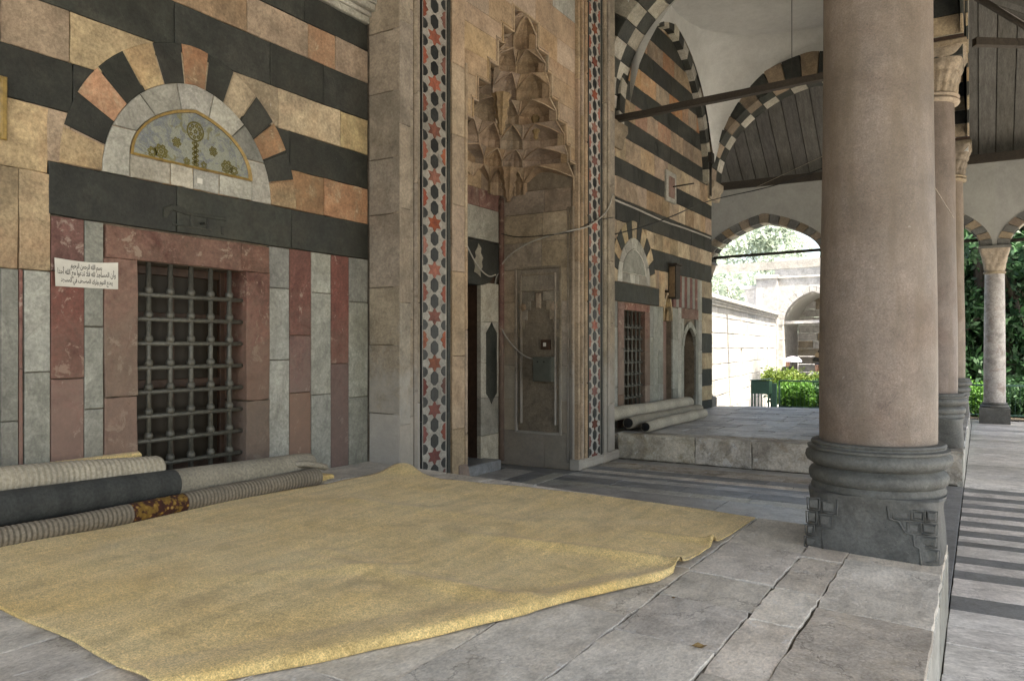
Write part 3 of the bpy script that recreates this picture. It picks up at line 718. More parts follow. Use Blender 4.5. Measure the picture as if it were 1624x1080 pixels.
# inlay strips
proto = {}
def inl(kind, yy, zz, p, mat, n1=.006):
    key = (kind,)
    if key not in proto:
        proto[key] = prism(kind, p, FX, PX - .004, PX + n1, mat, po_, .0015)
        proto[key].location += Vector((0, yy, zz)); proto[key]['_'] = 0; del proto[key]['_']
    else:
        o = proto[key].copy(); col.objects.link(o); o.location = proto[key + ('b',)] + Vector((0, yy, zz))
    if key + ('b',) not in proto: proto[key + ('b',)] = proto[key].location - Vector((0, yy, zz))
def strip(y0, y1, sc_, tag_):
    yc = (y0 + y1) / 2; w = (y1 - y0); hw = w / 2
    z = 0
    while z < 7.3:
        prism('inlay_field', rect(y0 + .012, y1 - .002, z, z + .9, 0, .001), FX, PX - .04, PX + .001, inlay_w, po_, .001); z += .9
    z = 0
    while z < 7.3:
        prism('border_strip', rect(y0, y0 + .011, z, z + .9, 0, .001), FX, PX - .04, PX + .005, star_b, po_, .001); z += .9
    P_ = .44; iw = hw - .035
    star = []
    kx = hw / .198
    for i in range(12):
        r = 1. if i % 2 == 0 else .56
        a = math.pi / 2 + i * math.pi / 6; star.append((r * math.cos(a) * .114 * kx, r * math.sin(a) * .088))
    hexa = [(.014 * kx, .067), (.058 * kx, .034), (.058 * kx, -.034), (.014 * kx, -.067), (-.014 * kx, -.067), (-.058 * kx, -.034), (-.058 * kx, .034), (-.014 * kx, .067)]
    iw = hw - .026
    for k in range(17):
        zc = .12 + k * P_
        inl('star_inlay' + tag_, yc, zc, star, star_r)
        for dz in (.5 * P_ - .076, .5 * P_ + .076):
            inl('hexagon_inlay' + tag_, yc, zc + dz, hexa, star_b)
        for sg in (-1, 1):
            q = sg * kx
            hs_ = [(sg * iw, .082), (sg * iw, -.082), (sg * iw - q * .018, -.078), (sg * iw - q * .05, -.05), (sg * iw - q * .04, -.03), (sg * iw - q * .078, 0), (sg * iw - q * .04, .03), (sg * iw - q * .05, .05), (sg * iw - q * .018, .078)]
            inl('half_star_inlay' + ('' if sg > 0 else '_left') + tag_, yc, zc + P_ / 2, hs_, star_r)
            hh = [(sg * iw, .05), (sg * iw, -.05), (sg * iw - q * .036, -.043), (sg * iw - q * .066, -.014), (sg * iw - q * .066, .014), (sg * iw - q * .036, .043)]
            hh = [(a_, b_ * 1.0) for a_, b_ in hh]
            for dz in (-.080, .080): inl('half_hexagon_inlay' + ('' if sg > 0 else '_left') + tag_, yc, zc + dz, hh, star_b)
strip(5.654, 6.05, 1, '')
strip(9.20, 9.58, 1, '_narrow')
for o in po_.children:
    if '_inlay' in o.name and ('_left' in o.name or '_narrow' in o.name): o.name = o.name.split('_left')[0].split('_narrow')[0]

# flat panel around the stalactite niche
CY = 7.65
tiers = [(3.72, 3.93, 1.25), (3.93, 4.13, 1.08), (4.13, 4.38, .99), (4.38, 4.62, .77), (4.62, 4.90, .60), (4.90, 5.10, .50), (5.10, 5.40, .27)]
FXX = PX - .045
for z0, z1, a in tiers:
    for y0, y1 in ((6.36, CY - a), (CY + a, 8.905)):
        if y1 - y0 < .02: continue
        n = max(1, round((y1 - y0) / .6)); 
        for k in range(n):
            prism('panel_block', rect(y0 + (y1 - y0) * k / n, y0 + (y1 - y0) * (k + 1) / n, z0, z1, 0, .0012), FX, FXX - .12, FXX + rnd.uniform(-.001, .001), panelst, po_, .002)
z = 5.40
for h in (.35, .4, .36, .42, .4):
    y = 6.36
    while y < 8.9:
        d = rnd.uniform(.5, .9); d = 8.905 - y if 8.905 - y - d < .3 else d
        prism('panel_block', rect(y, y + d, z, z + h, 0, .0015), FX, FXX - .08, FXX + rnd.uniform(-.001, .001), palem if (z < 5.9 and y > 7.9 and rnd.random() < .6) else panelst, po_, .002)
        y += d
    z += h
# stepped moulding round the niche
edge = []
for z0, z1, a in tiers: edge += [(a, z0), (a, z1)]
for sg in (-1, 1):
    for k in range(len(edge) - 1):
        (a0, z0), (a1, z1) = edge[k], edge[k + 1]
        lo_, hi_ = sorted((CY + sg * a0, CY + sg * a1))
        for off, wd, pr in ((0, .018, .016), (.03, .014, .01)):
            if z0 == z1: prism('niche_moulding', rect(lo_ - .0 + (off if sg > 0 else -off - wd), hi_ + (off + wd if sg > 0 else -off), z1 + off, z1 + off + wd), FX, FXX - .02, FXX + pr, panelst, po_, .004)
            else:
                u = CY + sg * (a0 + off); prism('niche_moulding', rect(min(u, u + sg * wd), max(u, u + sg * wd), z0 + off, z1 + off + wd * .98), FX, FXX - .02, FXX + pr - .001, panelst, po_, .004)
prism('niche_moulding', rect(CY - .3, CY + .3, 5.40, 5.42), FX, FXX - .02, FXX + .014, panelst, po_, .004)

# stalactite vault
def mcurve(k, f, bulge=0.):
    zz = [3.62, 3.93, 4.13, 4.38, 4.62, 4.90, 5.10, 5.42]
    A = [1.25, 1.08, .99, .77, .60, .50, .27, .08]; B = [1.14, 1.04, .93, .78, .62, .46, .27, .04]
    E = [.42, .5, .58, .66, .75, .85, .95, 1.]
    a, b_, e = A[k] + bulge, B[k] + bulge, E[k]
    ang = math.pi * f; cs, sn = math.cos(ang), max(0, math.sin(ang))
    return Vector((FXX - .02 - b_ * sn ** e, CY + a * (1 if cs > 0 else -1) * abs(cs) ** e, zz[k]))
cnt = [9, 8, 7, 6, 5, 4, 3]
for k in range(7):
    n = cnt[k]; z0 = mcurve(k, .5).z; z1 = mcurve(k + 1, .5).z; zm = z0 + (z1 - z0) * .5
    for i in range(n):
        f0, f1 = i / n, (i + 1) / n; fm = (f0 + f1) / 2
        Pa, Pb = mcurve(k, f0), mcurve(k, f1); Bt = mcurve(k + 1, fm, -.05)
        mid = (Pa + Pb) / 2; out = mcurve(k, fm, .3) - mcurve(k, fm, -.3); out.z = 0; out = out.normalized() if out.length > 1e-5 else Vector((-1, 0, 0))
        dp = .34 * (Pb - Pa).length; M_ = 8; r0_, r1_, r2_ = [], [], []
        for q in range(M_ + 1):
            g = q / M_; bow = dp * math.sin(math.pi * g) ** .75 + (.014 if q % 2 else 0)
            p = Pa.lerp(Pb, g) + out * bow; a0 = p.copy(); a0.z = z0; a1 = p.copy(); a1.z = zm + (z1 - zm) * .12 * math.sin(math.pi * g)
            a2 = a1.lerp(Bt, .5) + out * bow * .42; a2.z = zm + (z1 - zm) * (.62 + .12 * math.sin(math.pi * g))
            r0_.append(a0); r1_.append(a1); r2_.append(a2)
        vs = r0_ + r1_ + r2_ + [Bt]; L_ = M_ + 1; fs = []
        for q in range(M_):
            fs += [(q, q + 1, L_ + q + 1, L_ + q), (L_ + q, L_ + q + 1, 2 * L_ + q + 1, 2 * L_ + q), (2 * L_ + q, 2 * L_ + q + 1, 3 * L_)]
        Ta, Tb = mcurve(k + 1, f0), mcurve(k + 1, f1)
        b0 = len(vs); vs += [Ta, Tb]
        fs += [(L_, 2 * L_, b0), (2 * L_, 3 * L_, b0), (2 * L_ - 1, b0 + 1, 3 * L_ - 1), (3 * L_ - 1, b0 + 1, 3 * L_)]
        mk('stalactite_cell', [tuple(x) for x in vs], fs, muq, po_)
        A0 = Pa.copy(); A0.z = z0; A1 = Pa.copy(); A1.z = zm
        tube('cell_rib', [A0, A1, Ta.lerp(A1, .3), Ta], .011, muq, po_, 5)
        tube('cell_lip', [A1, r2_[0], Bt, r2_[-1], r1_[-1]], .009, muq, po_, 5)
# pendants
for px, py0, py1, X_, rr in ((806, 268, 322, -5.25, .10), (795, 150, 215, -4.85, .085), (850, 152, 222, -4.85, .085)):
    y_, za_ = onx(px, py0, X_); _, zb_ = onx(px, py1, X_)
    H = za_ - zb_
    pf = [(.01, 0), (rr * .35, .04 * H), (rr * .3, .12 * H), (rr * .55, .2 * H), (rr * .45, .32 * H), (rr * .85, .45 * H), (rr * .7, .55 * H), (rr * 1.05, .72 * H), (rr * .9, .85 * H), (rr * 1.3, H)]
    lathe('pendant', pf, (X_, y_, zb_), ochre, po_, 24, fn=lambda r, z, a: r * (1 + .12 * math.cos(8 * a)))
# back wall of the recess
BX = PB
for z0, z1, m_ in ((3.42, 3.66, redw), (3.0, 3.42, palem), (3.66, 5.5, muq)):
    y = 6.4
    while y < 8.89:
        d = rnd.uniform(.5, .9); d = 8.9 - y if 8.9 - y - d < .3 else d
        prism('back_wall_block', rect(y, y + d, z0, z1, 0, .002), FX, BX - .1, BX + rnd.uniform(0, .003), m_, po_, .003); y += d
lint = prism('door_lintel', [(6.4, 2.98), (8.88, 2.98), (8.88, 2.62), (8.80, 2.55), (8.70, 2.52), (8.62, 2.44), (8.45, 2.40), (6.85, 2.40), (6.68, 2.46), (6.4, 2.62)], FX, BX - .25, BX + .006, basalt, po_, .004)
for dy in (0, -.62, -1.24):
    c0 = onx(758, 410, BX)[0] + dy
    if c0 > 8.88: continue
    pts = [(0, .24), (.06, .18), (.05, .12), (.1, .06), (.07, .0), (.09, -.06), (.04, -.12), (.05, -.2), (-.02, -.16), (-.09, -.14), (-.07, -.06), (-.1, 0), (-.05, .06), (-.07, .12), (-.02, .18)]
    prism('lintel_inlay', [(c0 + a * 1.1, 2.70 + b_) for a, b_ in pts], FX, BX, BX + .011, vwhite, lint, .002)
for sa, sb in ((8.42, 8.885), (6.42, 6.82)):
    z = 0
    for h in (.42, .5, .46, .54, .52): prism('jamb_stone', rect(sa, sb, z, z + h, 0, .002), FX, BX - .06, BX + rnd.uniform(0, .002), vwhite, po_, .004); z += h
    cc = (sa + sb) / 2 + (.02 if sa > 7 else -.02); hw = .13
    prism('pointed_inlay', [(cc, 1.92), (cc + .05, 1.86), (cc + hw, 1.78), (cc + hw, .97), (cc + .05, .90), (cc, .83), (cc - .05, .90), (cc - hw, .97), (cc - hw, 1.78), (cc - .05, 1.86)], FX, BX - .01, BX + .009, basalt, po_, .002)
mk('black_door_sheet', [(BX - 1.2, 6.4, 0), (BX - 1.2, 8.9, 0), (BX - 1.2, 8.9, 3), (BX - 1.2, 6.4, 3)], [(0, 1, 2, 3)], black, po_)  # black sheet painted as the darkness inside the doorway
box('door_reveal', (BX - 1.2, 8.43, 0), (BX - .065, 8.9, 3), woodb, po_); box('door_reveal', (BX - 1.2, 6.4, 0), (BX - .065, 6.81, 3), woodb, po_)
box('door_reveal', (BX - 1.2, 6.4, 2.3), (BX - .26, 8.9, 3), basalt, po_)
leaf = box('door_leaf', (BX - .95, 7.62, .13), (BX - .88, 8.42, 2.25), woodb, po_, .004)
for z0, z1 in ((.3, .85), (.95, 1.5), (1.6, 2.05)):
    for a in (7.70, 8.07): prism('door_panel', rect(a, a + .28, z0, z1), FX, BX - .9, BX - .862, woodb, leaf, .01)
leaf = box('door_leaf', (BX - .85, 6.84, .13), (BX - .1, 6.9, 2.25), woodb, po_, .004)
# side wall of the recess facing the camera (Y = 8.9)
YS = 8.9
cx0, _ = ony(820, 500, YS); cx1, _ = ony(887, 500, YS); zt_ = 2.62; zb_ = .47
prism('recess_core', rect(PB, FXX, -.05, 3.7), FY, YS + .4, YS + .35, mortarl, po_, .001)
z = 0
for h in (.47, .42, .45, .43, .42, .43, .36, .38, .3):
    segs = [(PB, cx0), (cx1, FXX - .07)] if z >= .46 and z + h <= 2.63 else [(PB, (PB + FXX) / 2 + rnd.uniform(-.2, .2)), None]
    if segs[1] is None: segs = [segs[0], (segs[0][1], FXX - .07)]
    for a, b_ in segs: prism('side_wall_block', rough_rect(a, b_, z, z + h, .002, .0015, 2), FY, YS + .34, YS + rnd.uniform(-.001, .002), niche, po_, .004)
    z += h
for k, (a, r_) in enumerate(((FXX - .06, .016), (FXX - .03, .022), (FXX - .10, .012))):
    tube('corner_moulding', [(a, YS - .004, .1), (a, YS - .004, 3.4)], r_, portal, po_, 10)
tube('corner_moulding', [(PB + .03, YS - .02, .05), (PB + .03, YS - .02, 3.6)], .04, redw, po_, 10)
# blind niche with small stalactite hood
prism('blind_niche_back', rect(cx0, cx1, zb_, zt_), FY, YS + .34, YS + .22, niche, po_, .003)
w_ = cx1 - cx0; cxm = (cx0 + cx1) / 2
for z0, z1, a in ((1.72, 1.82, .26), (1.82, 1.95, .22), (1.95, 2.08, .17), (2.08, 2.20, .12), (2.20, 2.32, .07), (2.32, 2.62, .0)):
    for sg in (-1, 1):
        u0, u1 = sorted((cxm + sg * a, cxm + sg * w_ / 2))
        prism('hood_step', rect(u0, u1, z0, z1, 0, .001), FY, YS + .22, YS + .01, portal, po_, .004)
    if a > 0:
        for q in range(3):
            uu = cxm + (q - 1) * a * .62
            prism('hood_cell', [(uu - a * .28, z0 + .01), (uu + a * .28, z0 + .01), (uu + a * .28, z0 + .07), (uu, z1), (uu - a * .28, z0 + .07)], FY, YS + .23, YS + .15 - (.11 - a * .35), portal, po_, .008)
for sg in (-1, 1):
    o = lathe('rosette', [(.002, -.012), (.05, -.01), (.055, .0), (.03, .012), (.004, .014)], (0, 0, 0), muq, po_, 16, fn=lambda r, z, a: r * (1 + .1 * math.cos(8 * a)))
    o.rotation_euler = (R(90), 0, 0); o.location = Vector((cxm + sg * .235, YS + .012, 2.12)) - WORLD[po_.name]
prism('hood_frame', rect(cxm - .035, cxm + .035, 2.1, 2.3), FY, YS + .1, YS + .0, niche, po_, .012)
for a, b_, c0, d0 in ((cx0 - .035, cx0, zb_ - .03, zt_ + .03), (cx1, cx1 + .035, zb_ - .03, zt_ + .03), (cx0, cx1, zt_, zt_ + .035), (cx0, cx1, zb_ - .035, zb_), (cx0 + .05, cx0 + .07, zb_ + .1, zt_ - .06), (cx1 - .07, cx1 - .05, zb_ + .1, zt_ - .06), (cx0 + .07, cx1 - .07, zt_ - .08, zt_ - .06), (cx0 + .07, cx1 - .07, 2.33, 2.345)):
    prism('niche_frame', rect(a, b_, c0, d0), FY, YS + .05, YS - .014, portal, po_, .006)
# opposite side wall of the recess
prism('side_wall_block', rect(PB, FXX, 0, 3.7), FY, 6.3, 6.4, niche, po_, .004)

# ------------------------------------------------------------------ columns of the inner arcade
CXc = -.54
def column(cyy, label, zb=.4, r0=.325, relief=False):
    T = thing('granite_column', label, 'column', (CXc, cyy, zb), 'granite columns of the inner arcade')
    # pedestal: square foot, softened to a round top
    n = 64; vs, fs = [], []
    lv = [(0, .362, 9.), (.02, .364, 9.), (.12, .355, 8.), (.22, .348, 6.5), (.29, .352, 5.), (.335, .37, 3.6), (.345, .372, 3.)]
    for z, h, p in lv:
        for i in range(n):
            a = 2 * math.pi * (i + .5) / n; c_, s_ = math.cos(a), math.sin(a)
            k = (abs(c_) ** p + abs(s_) ** p) ** (-1 / p); wv = 1 + .004 * math.sin(7 * a + z * 30) + .003 * math.sin(17 * a)
            vs.append((CXc + h * k * c_ * wv, cyy + h * k * s_ * wv, zb + z))
    for q in range(len(lv) - 1):
        for i in range(n):
            j = (i + 1) % n; fs.append((q * n + i, q * n + j, (q + 1) * n + j, (q + 1) * n + i))
    fs += [tuple(range(n)), tuple(range((len(lv) - 1) * n, len(lv) * n))]
    ped = mk('pedestal', vs, fs, greybase, T, True)
    try: ped.data.set_sharp_from_angle(angle=R(40))
    except Exception: pass
    if relief:
        FyP = cyy - .349
        def rl(p, d=.012): prism('carved_relief', [(CXc + a, zb + b_) for a, b_ in p], FY, FyP + .03, FyP - d, greybase, ped, .006)
        for x0, x1, z0, z1 in ((-.335, -.27, .24, .31), (-.26, -.18, .23, .30), (-.34, -.285, .16, .23), (-.275, -.205, .15, .22), (-.345, -.30, .09, .15), (-.35, -.27, .02, .08), (.12, .20, .235, .29), (.21, .27, .24, .295), (.28, .335, .24, .30), (.19, .25, .17, .225), (.26, .335, .17, .23), (.24, .335, .10, .16), (.27, .345, .02, .09)):
            rl([(x0 + .008, z0 + .008), (x1 - .008, z0 + .008), (x1 - .006, z1 - .008), (x0 + .006, z1 - .008)], .001)
            lp = [(x0, z0), (x1, z0 + .002), (x1 + .003, z1), (x0 - .003, z1 - .002), (x0, z0)]
            tube('carved_relief', [(CXc + a, FyP + .002 - .008 * (b_ < .05), zb + b_) for a, b_ in lp], .0045, greybase, ped, 5)
        for pl in ([(-.17, .315), (-.17, .225), (-.195, .22), (-.195, .145), (-.25, .14), (-.255, .09), (-.245, .0)], [(.09, .31), (.10, .235), (.15, .225), (.18, .165), (.22, .16), (.225, .10), (.25, .09), (.26, .0)]):
            tube('carved_relief', [(CXc + a, FyP - .006 - .01 * (b_ < .05), zb + b_) for a, b_ in pl], .006, greybase, ped, 6)
    pf = [(.36, .335), (.368, .338), (.372, .355), (.366, .375), (.362, .385), (.378, .395), (.386, .42), (.384, .445), (.372, .462), (.352, .472), (.346, .482), (.368, .490), (.398, .51), (.406, .535), (.400, .56), (.378, .572), (.376, .578), (.392, .583), (.394, .595), (.370, .603), (.368, .61), (.374, .618), (.366, .63), (.33, .632)]
    lathe('moulded_base', pf, (CXc, cyy, zb), greybase, T, 72)
    prof = []
    for i in range(24):
        f = i / 23; prof.append((r0 - .038 * f ** 1.3 + .004 * math.sin(f * 9), .625 + f * 3.53))
    lathe('shaft', prof, (CXc, cyy, zb), granite, T, 72, fn=lambda r, z, a: r * (1 + .003 * math.sin(3 * a + z) + .002 * math.sin(9 * a - 2 * z)))
    lathe('astragal', [(.29, 4.13), (.315, 4.14), (.325, 4.165), (.31, 4.19), (.30, 4.195), (.318, 4.205), (.322, 4.225), (.30, 4.24), (.28, 4.245)], (CXc, cyy, zb), carved, T, 48)
    # carved capital: round below, square above
    n = 96; vs, fs = [], []; L = 22
    for q in range(L + 1):
        f = q / L; h = .285 + .10 * f ** 1.6; p = 2 + 7 * f ** 2
        for i in range(n):
            a = 2 * math.pi * (i + .5) / n; c_, s_ = math.cos(a), math.sin(a)
            k = (abs(c_) ** p + abs(s_) ** p) ** (-1 / p)
            row_ = int(f * 3.999); ph = (row_ % 2) * math.pi
            bul = .022 * abs(math.sin(6 * a + ph / 2)) * math.sin(math.pi * ((f * 4) % 1)) ** .7 + .01 * math.sin(24 * a) * (1 - f)
            vs.append((CXc + (h * k + bul) * c_, cyy + (h * k + bul) * s_, zb + 4.235 + f * .5))
    for q in range(L):
        for i in range(n):
            j = (i + 1) % n; fs.append((q * n + i, q * n + j, (q + 1) * n + j, (q + 1) * n + i))
    fs.append(tuple(range(L * n, (L + 1) * n)))
    mk('capital', vs, fs, carved, T)
    box('abacus', (CXc - .40, cyy - .40, zb + 4.73), (CXc + .40, cyy + .40, zb + 4.80), carved, T, .015)
    box('wooden_pad', (CXc - .37, cyy - .37, zb + 4.80), (CXc + .37, cyy + .37, zb + 4.85), woodb, T, .004)
    return T
CYS = [5.14, 10.79, 15.97]
column(CYS[0], 'nearest thick pinkish granite column on the platform corner, carved dark pedestal', relief=True)
column(CYS[1], 'second granite column, half hidden behind the nearest one, with carved capital in view', r0=.30)
column(CYS[2], 'third granite column of the row, a narrow sliver before the garden arches', r0=.30)

# ------------------------------------------------------------------ arches, vaults over the inner portico
ZS = 5.26
stp = {}
def trans_arch(yc, label, mats, n=21, rise=1.78, a=1.86, intr=None, lift=0., spm=None):
    T = thing('transverse_arch', label, 'arch', (-2.67, yc, ZS - .3), 'transverse arches of the inner portico')
    uc = (WX + .06 + CXc - .35) / 2 + .0; a_ = (CXc - .37 - (WX + .06)) / 2
    arch_ring('voussoir', FY, uc, ZS - .25 + lift, a_, rise, .46, n, yc + .0, yc - .36, mats, T, .2, ch=.006)
    arch_ring('voussoir', FY, uc, ZS - .25 + lift, a_, rise, .46, n, yc + .0, yc + .36, mats[::-1] if intr is None else intr, T, .2, ch=.006)
    spandrel('arch_spandrel', FY, uc, WX - .05, CXc + .35, ZS - .25 + lift, 8.3, a_, rise, .45, yc + .33, yc - .33, spm or wplaster, T, .2)
    if lift:
        for k in range(2):
            for sx, x0, x1 in ((0, WX - .03, WX + .07), (1, CXc - .37, CXc + .36)):
                h_ = (lift - .01) / 2; prism('stilt_stone', rect(x0, x1, ZS - .25 + k * h_, ZS - .25 + (k + 1) * h_, 0, .002), FY, yc + .355, yc - .355, mats[(k + 1) % 2], T, .004)
    # corbel on the wall
    pf = [(WX - .05, ZS - .62), (WX + .04, ZS - .62), (WX + .07, ZS - .52), (WX + .07, ZS - .46), (WX + .13, ZS - .38), (WX + .13, ZS - .27), (WX - .05, ZS - .27)]
    prism('corbel', [(a0, b0) for a0, b0 in pf], FY, yc + .34, yc - .34, carved, T, .01)
    return T
trans_arch(CYS[0], 'nearest transverse striped arch overhead, above the nearest column', [vwhite, basalt])
trans_arch(CYS[1], 'black and white striped transverse arch springing beside the portal at the top', [vwhite, basalt], lift=.4, spm=tan)
trans_arch(CYS[2], 'farthest transverse striped arch, framing the sloping plank ceiling', [vbrown, basalt], intr=[basalt, vwhite])
def long_arch(y0, y1, label):
    T = thing('arcade_arch', label, 'arch', (CXc, (y0 + y1) / 2, ZS), 'long arches of the inner arcade')
    uc = (y0 + y1) / 2; a_ = (y1 - y0) / 2 - .37
    arch_ring('voussoir', FX, uc, ZS, a_, 1.75, .46, 23, CXc, CXc + .36, [cream, basalt], T, .2, ch=.006)
    arch_ring('voussoir', FX, uc, ZS, a_, 1.75, .46, 23, CXc, CXc - .36, [cream, basalt], T, .2, ch=.006)
    spandrel('arch_spandrel', FX, uc, y0, y1, ZS, 8.05, a_, 1.75, .45, CXc - .33, CXc + .33, plaster, T, .2)
long_arch(-.5, CYS[0], 'near long striped arch of the arcade, overhead beside the near platform')
long_arch(CYS[0], CYS[1], 'middle long striped arch of the arcade, before the portal')
long_arch(CYS[1], CYS[2], 'far long striped arch of the arcade, between the second and third columns')
def vault(y0, y1, label, x0=-4.68, x1=-.88, zlow=4.95):
    T = thing('domed_vault', label, 'vault', ((x0 + x1) / 2, (y0 + y1) / 2, 7), 'plastered domed vaults of the portico')
    cx, cy = (x0 + x1) / 2, (y0 + y1) / 2; hx, hy = (x1 - x0) / 2, (y1 - y0) / 2
    n = 144; K = 14; Rr = min(hx, hy) * 1.06; zr = 7.62; vs, fs = [], []
    for i in range(n):
        a = 2 * math.pi * i / n; c_, s_ = math.cos(a), math.sin(a)
        k = min(hx / max(1e-6, abs(c_)), hy / max(1e-6, abs(s_))); bx, by = k * c_, k * s_
        if abs(abs(bx) - hx) < 1e-4: f = abs(by) / hy
        else: f = abs(bx) / hx
        ang = math.acos(min(1, f)); top = 7.36
        zb = zlow + (top - zlow) * ((.8 * math.sin(ang)) + .2 * ang / (math.pi / 2))
        for q in range(K + 1):
            g = q / K; rx, ry = Rr * .94 * c_, Rr * .94 * s_
            zz = zb + (zr - zb) * math.sin(g * math.pi / 2) ** .9
            ll = 1 - math.cos(g * math.pi / 2) if k > Rr * 1.05 else g
            vs.append((cx + bx + (rx - bx) * ll, cy + by + (ry - by) * ll, zz))
    for i in range(n):
        j = (i + 1) % n
        for q in range(K): fs.append((i * (K + 1) + q, j * (K + 1) + q, j * (K + 1) + q + 1, i * (K + 1) + q + 1))
    mk('pendentive_vault', vs, fs, wplaster, T, True)
    r = Rr * .94
    lathe('cornice_ring', [(r + .08, -.03), (r - .01, -.02), (r - .06, .02), (r - .06, .05), (r - .10, .06), (r - .17, .13), (r - .17, .17), (r - .06, .19), (r - .03, .22), (r + .08, .23)], (cx, cy, zr), wplaster, T, 96)
    T.children[-1].data.polygons  # ring keeps its moulded profile
    bmx = bmesh.new(); me = T.children[-1].data; bmx.from_mesh(me)
    bmesh.ops.delete(bmx, geom=[f for f in bmx.faces if len(f.verts) > 10], context='FACES_ONLY'); bmx.to_mesh(me); bmx.free()
    dome = []
    for q in range(14):
        g = q / 13 * math.pi / 2; dome.append((max(.01, (r - .03) * math.cos(g)), .2 + 1.75 * math.sin(g)))
    o = lathe('dome', dome, (cx, cy, zr), wplaster, T, 96)
    bmx = bmesh.new(); bmx.from_mesh(o.data)
    bmesh.ops.delete(bmx, geom=[f for f in bmx.faces if len(f.verts) > 10], context='FACES_ONLY'); bmx.to_mesh(o.data); bmx.free()
    return T
vault(-.14, CYS[0] - .36, 'near plastered dome on pendentives, over the carpeted bay')
vault(CYS[0] + .36, CYS[1] - .36, 'middle plastered dome on pendentives, over the portal bay', -4.4, zlow=6.4)
v3 = vault(CYS[1] + .36, CYS[2] - .36, 'far white plastered dome on pendentives, seen at the top of the picture')
rf = thing('portico_roof', 'flat roof deck above the three portico domes', 'roof', (-3, 8, 8)); 
box('roof_deck', (-12, -2.2, 9.5), (-.1, 16.4, 9.7), plaster, rf); box('roof_parapet', (-.2, -2.2, 8.05), (-.05, 16.35, 9.5), plaster, rf); box('roof_parapet', (-12, 16.2, 8.05), (-.2, 16.35, 9.5), plaster, rf)
box('mosque_wall', (-12, -2.2, -.5), (-6.85, 15.2, 9.5), plaster, rf); box('upper_wall', (-6.85, -2.2, 7.6), (-4.85, 15.9, 9.5), plaster, rf)
box('rear_pier', (-4.8, -2.2, -.1), (-4.2, -1.4, 8.0), plaster, rf); box('near_end_wall', (-4.2, -2.2, 5.3), (-.2, -1.5, 8.05), plaster, rf)

# tie beams
def beam(name, p0, p1, h, w_, mat, label, sag=.0, n=14):
    pts = []
    for i in range(n + 1):
        f = i / n; p = Vector(p0).lerp(Vector(p1), f); p.z += -sag * math.sin(math.pi * f) + rnd.uniform(-.004, .004); pts.append(p)
    vs, fs = [], []
    d = (Vector(p1) - Vector(p0)).normalized(); s = d.cross(Vector((0, 0, 1))).normalized()
    for k, p in enumerate(pts):
        hh = h * (1 + rnd.uniform(-.05, .05))
        for a, b_ in ((-1, -1), (1, -1), (1, 1), (-1, 1)): vs.append(tuple(p + s * a * w_ / 2 + Vector((0, 0, b_ * hh / 2))))
    for k in range(n):
        for i in range(4):
            j = (i + 1) % 4; fs.append((k * 4 + i, k * 4 + j, (k + 1) * 4 + j, (k + 1) * 4 + i))
    fs += [(0, 1, 2, 3), (n * 4, n * 4 + 1, n * 4 + 2, n * 4 + 3)]
    return tag(mk(name, vs, fs, mat), label, 'beam', 'wooden tie beams between wall and columns')
beam('tie_beam', (WX, 10.78, 5.02), (CXc - .3, 10.78, 5.17), .09, .10, wood, 'dark wooden tie beam from the wall beside the portal to the second column')
beam('tie_beam', (WX, 5.14, 5.04), (CXc - .3, 5.14, 5.17), .12, .12, wood, 'dark wooden tie beam overhead at the nearest column')
beam('tie_beam', (XR + .1, 10.8, 5.25), (3.5, 13.0, 5.1), .09, .09, wood, 'thin dark tie beam crossing the outer portico from the second column')

# ------------------------------------------------------------------ sloping plank ceilings of the outer portico
ZT, ZE, YE, XE = 8.0, 5.52, 19.0, 3.45
ce = thing('plank_ceiling', 'grey sloping plank ceiling above the far end of the portico', 'ceiling', (-2, 17.6, 6.7), 'plank ceilings of the outer portico')
x = -8.1; w_ = .31
def slant(name, a, b_, c_, d, mat, parent, th=.03):
    """four world corners, thickened upwards"""
    vs = [Vector(q) for q in (a, b_, c_, d)]; n = (vs[1] - vs[0]).cross(vs[3] - vs[0]).normalized()
    if n.z < 0: n = -n
    vv = [tuple(q) for q in vs] + [tuple(q + n * th) for q in vs]
    return mk(name, vv, [(0, 1, 2, 3), (4, 5, 6, 7), (0, 1, 5, 4), (1, 2, 6, 5), (2, 3, 7, 6), (3, 0, 4, 7)], mat, parent)
zE = lambda Y: ZT - (ZT - ZE) * (Y - 16.35) / (YE + .4 - 16.35)
zX = lambda X: ZT - (ZT - ZE) * (X + .1) / (XE + .4 + .1)
def hipY(X): return 16.35 + max(0, (X + .1) / (XE + .5)) * (YE + .4 - 16.35)
while x < XE + .3:
    x1 = x + w_ - .018; dz = rnd.uniform(-.012, .006)
    ya, yb = hipY(x), hipY(x1)
    slant('plank', (x, ya, zE(ya) + dz), (x1, yb, zE(yb) + dz), (x1, YE + .4, ZE + dz), (x, YE + .4, ZE + dz), plankm, ce)
    x += w_
mk('plank_backing', [(-8.1, 16.35, ZT + .07), (-.1, 16.35, ZT + .07), (XE + .4, YE + .4, ZE + .07), (-8.1, YE + .4, ZE + .07)], [(0, 1, 2, 3)], wood, ce)
k = 0
cs = thing('plank_ceiling', 'grey sloping plank ceiling above the outer pavement on the right', 'ceiling', (1.6, 8, 6.7), 'plank ceilings of the outer portico')
y = -3.
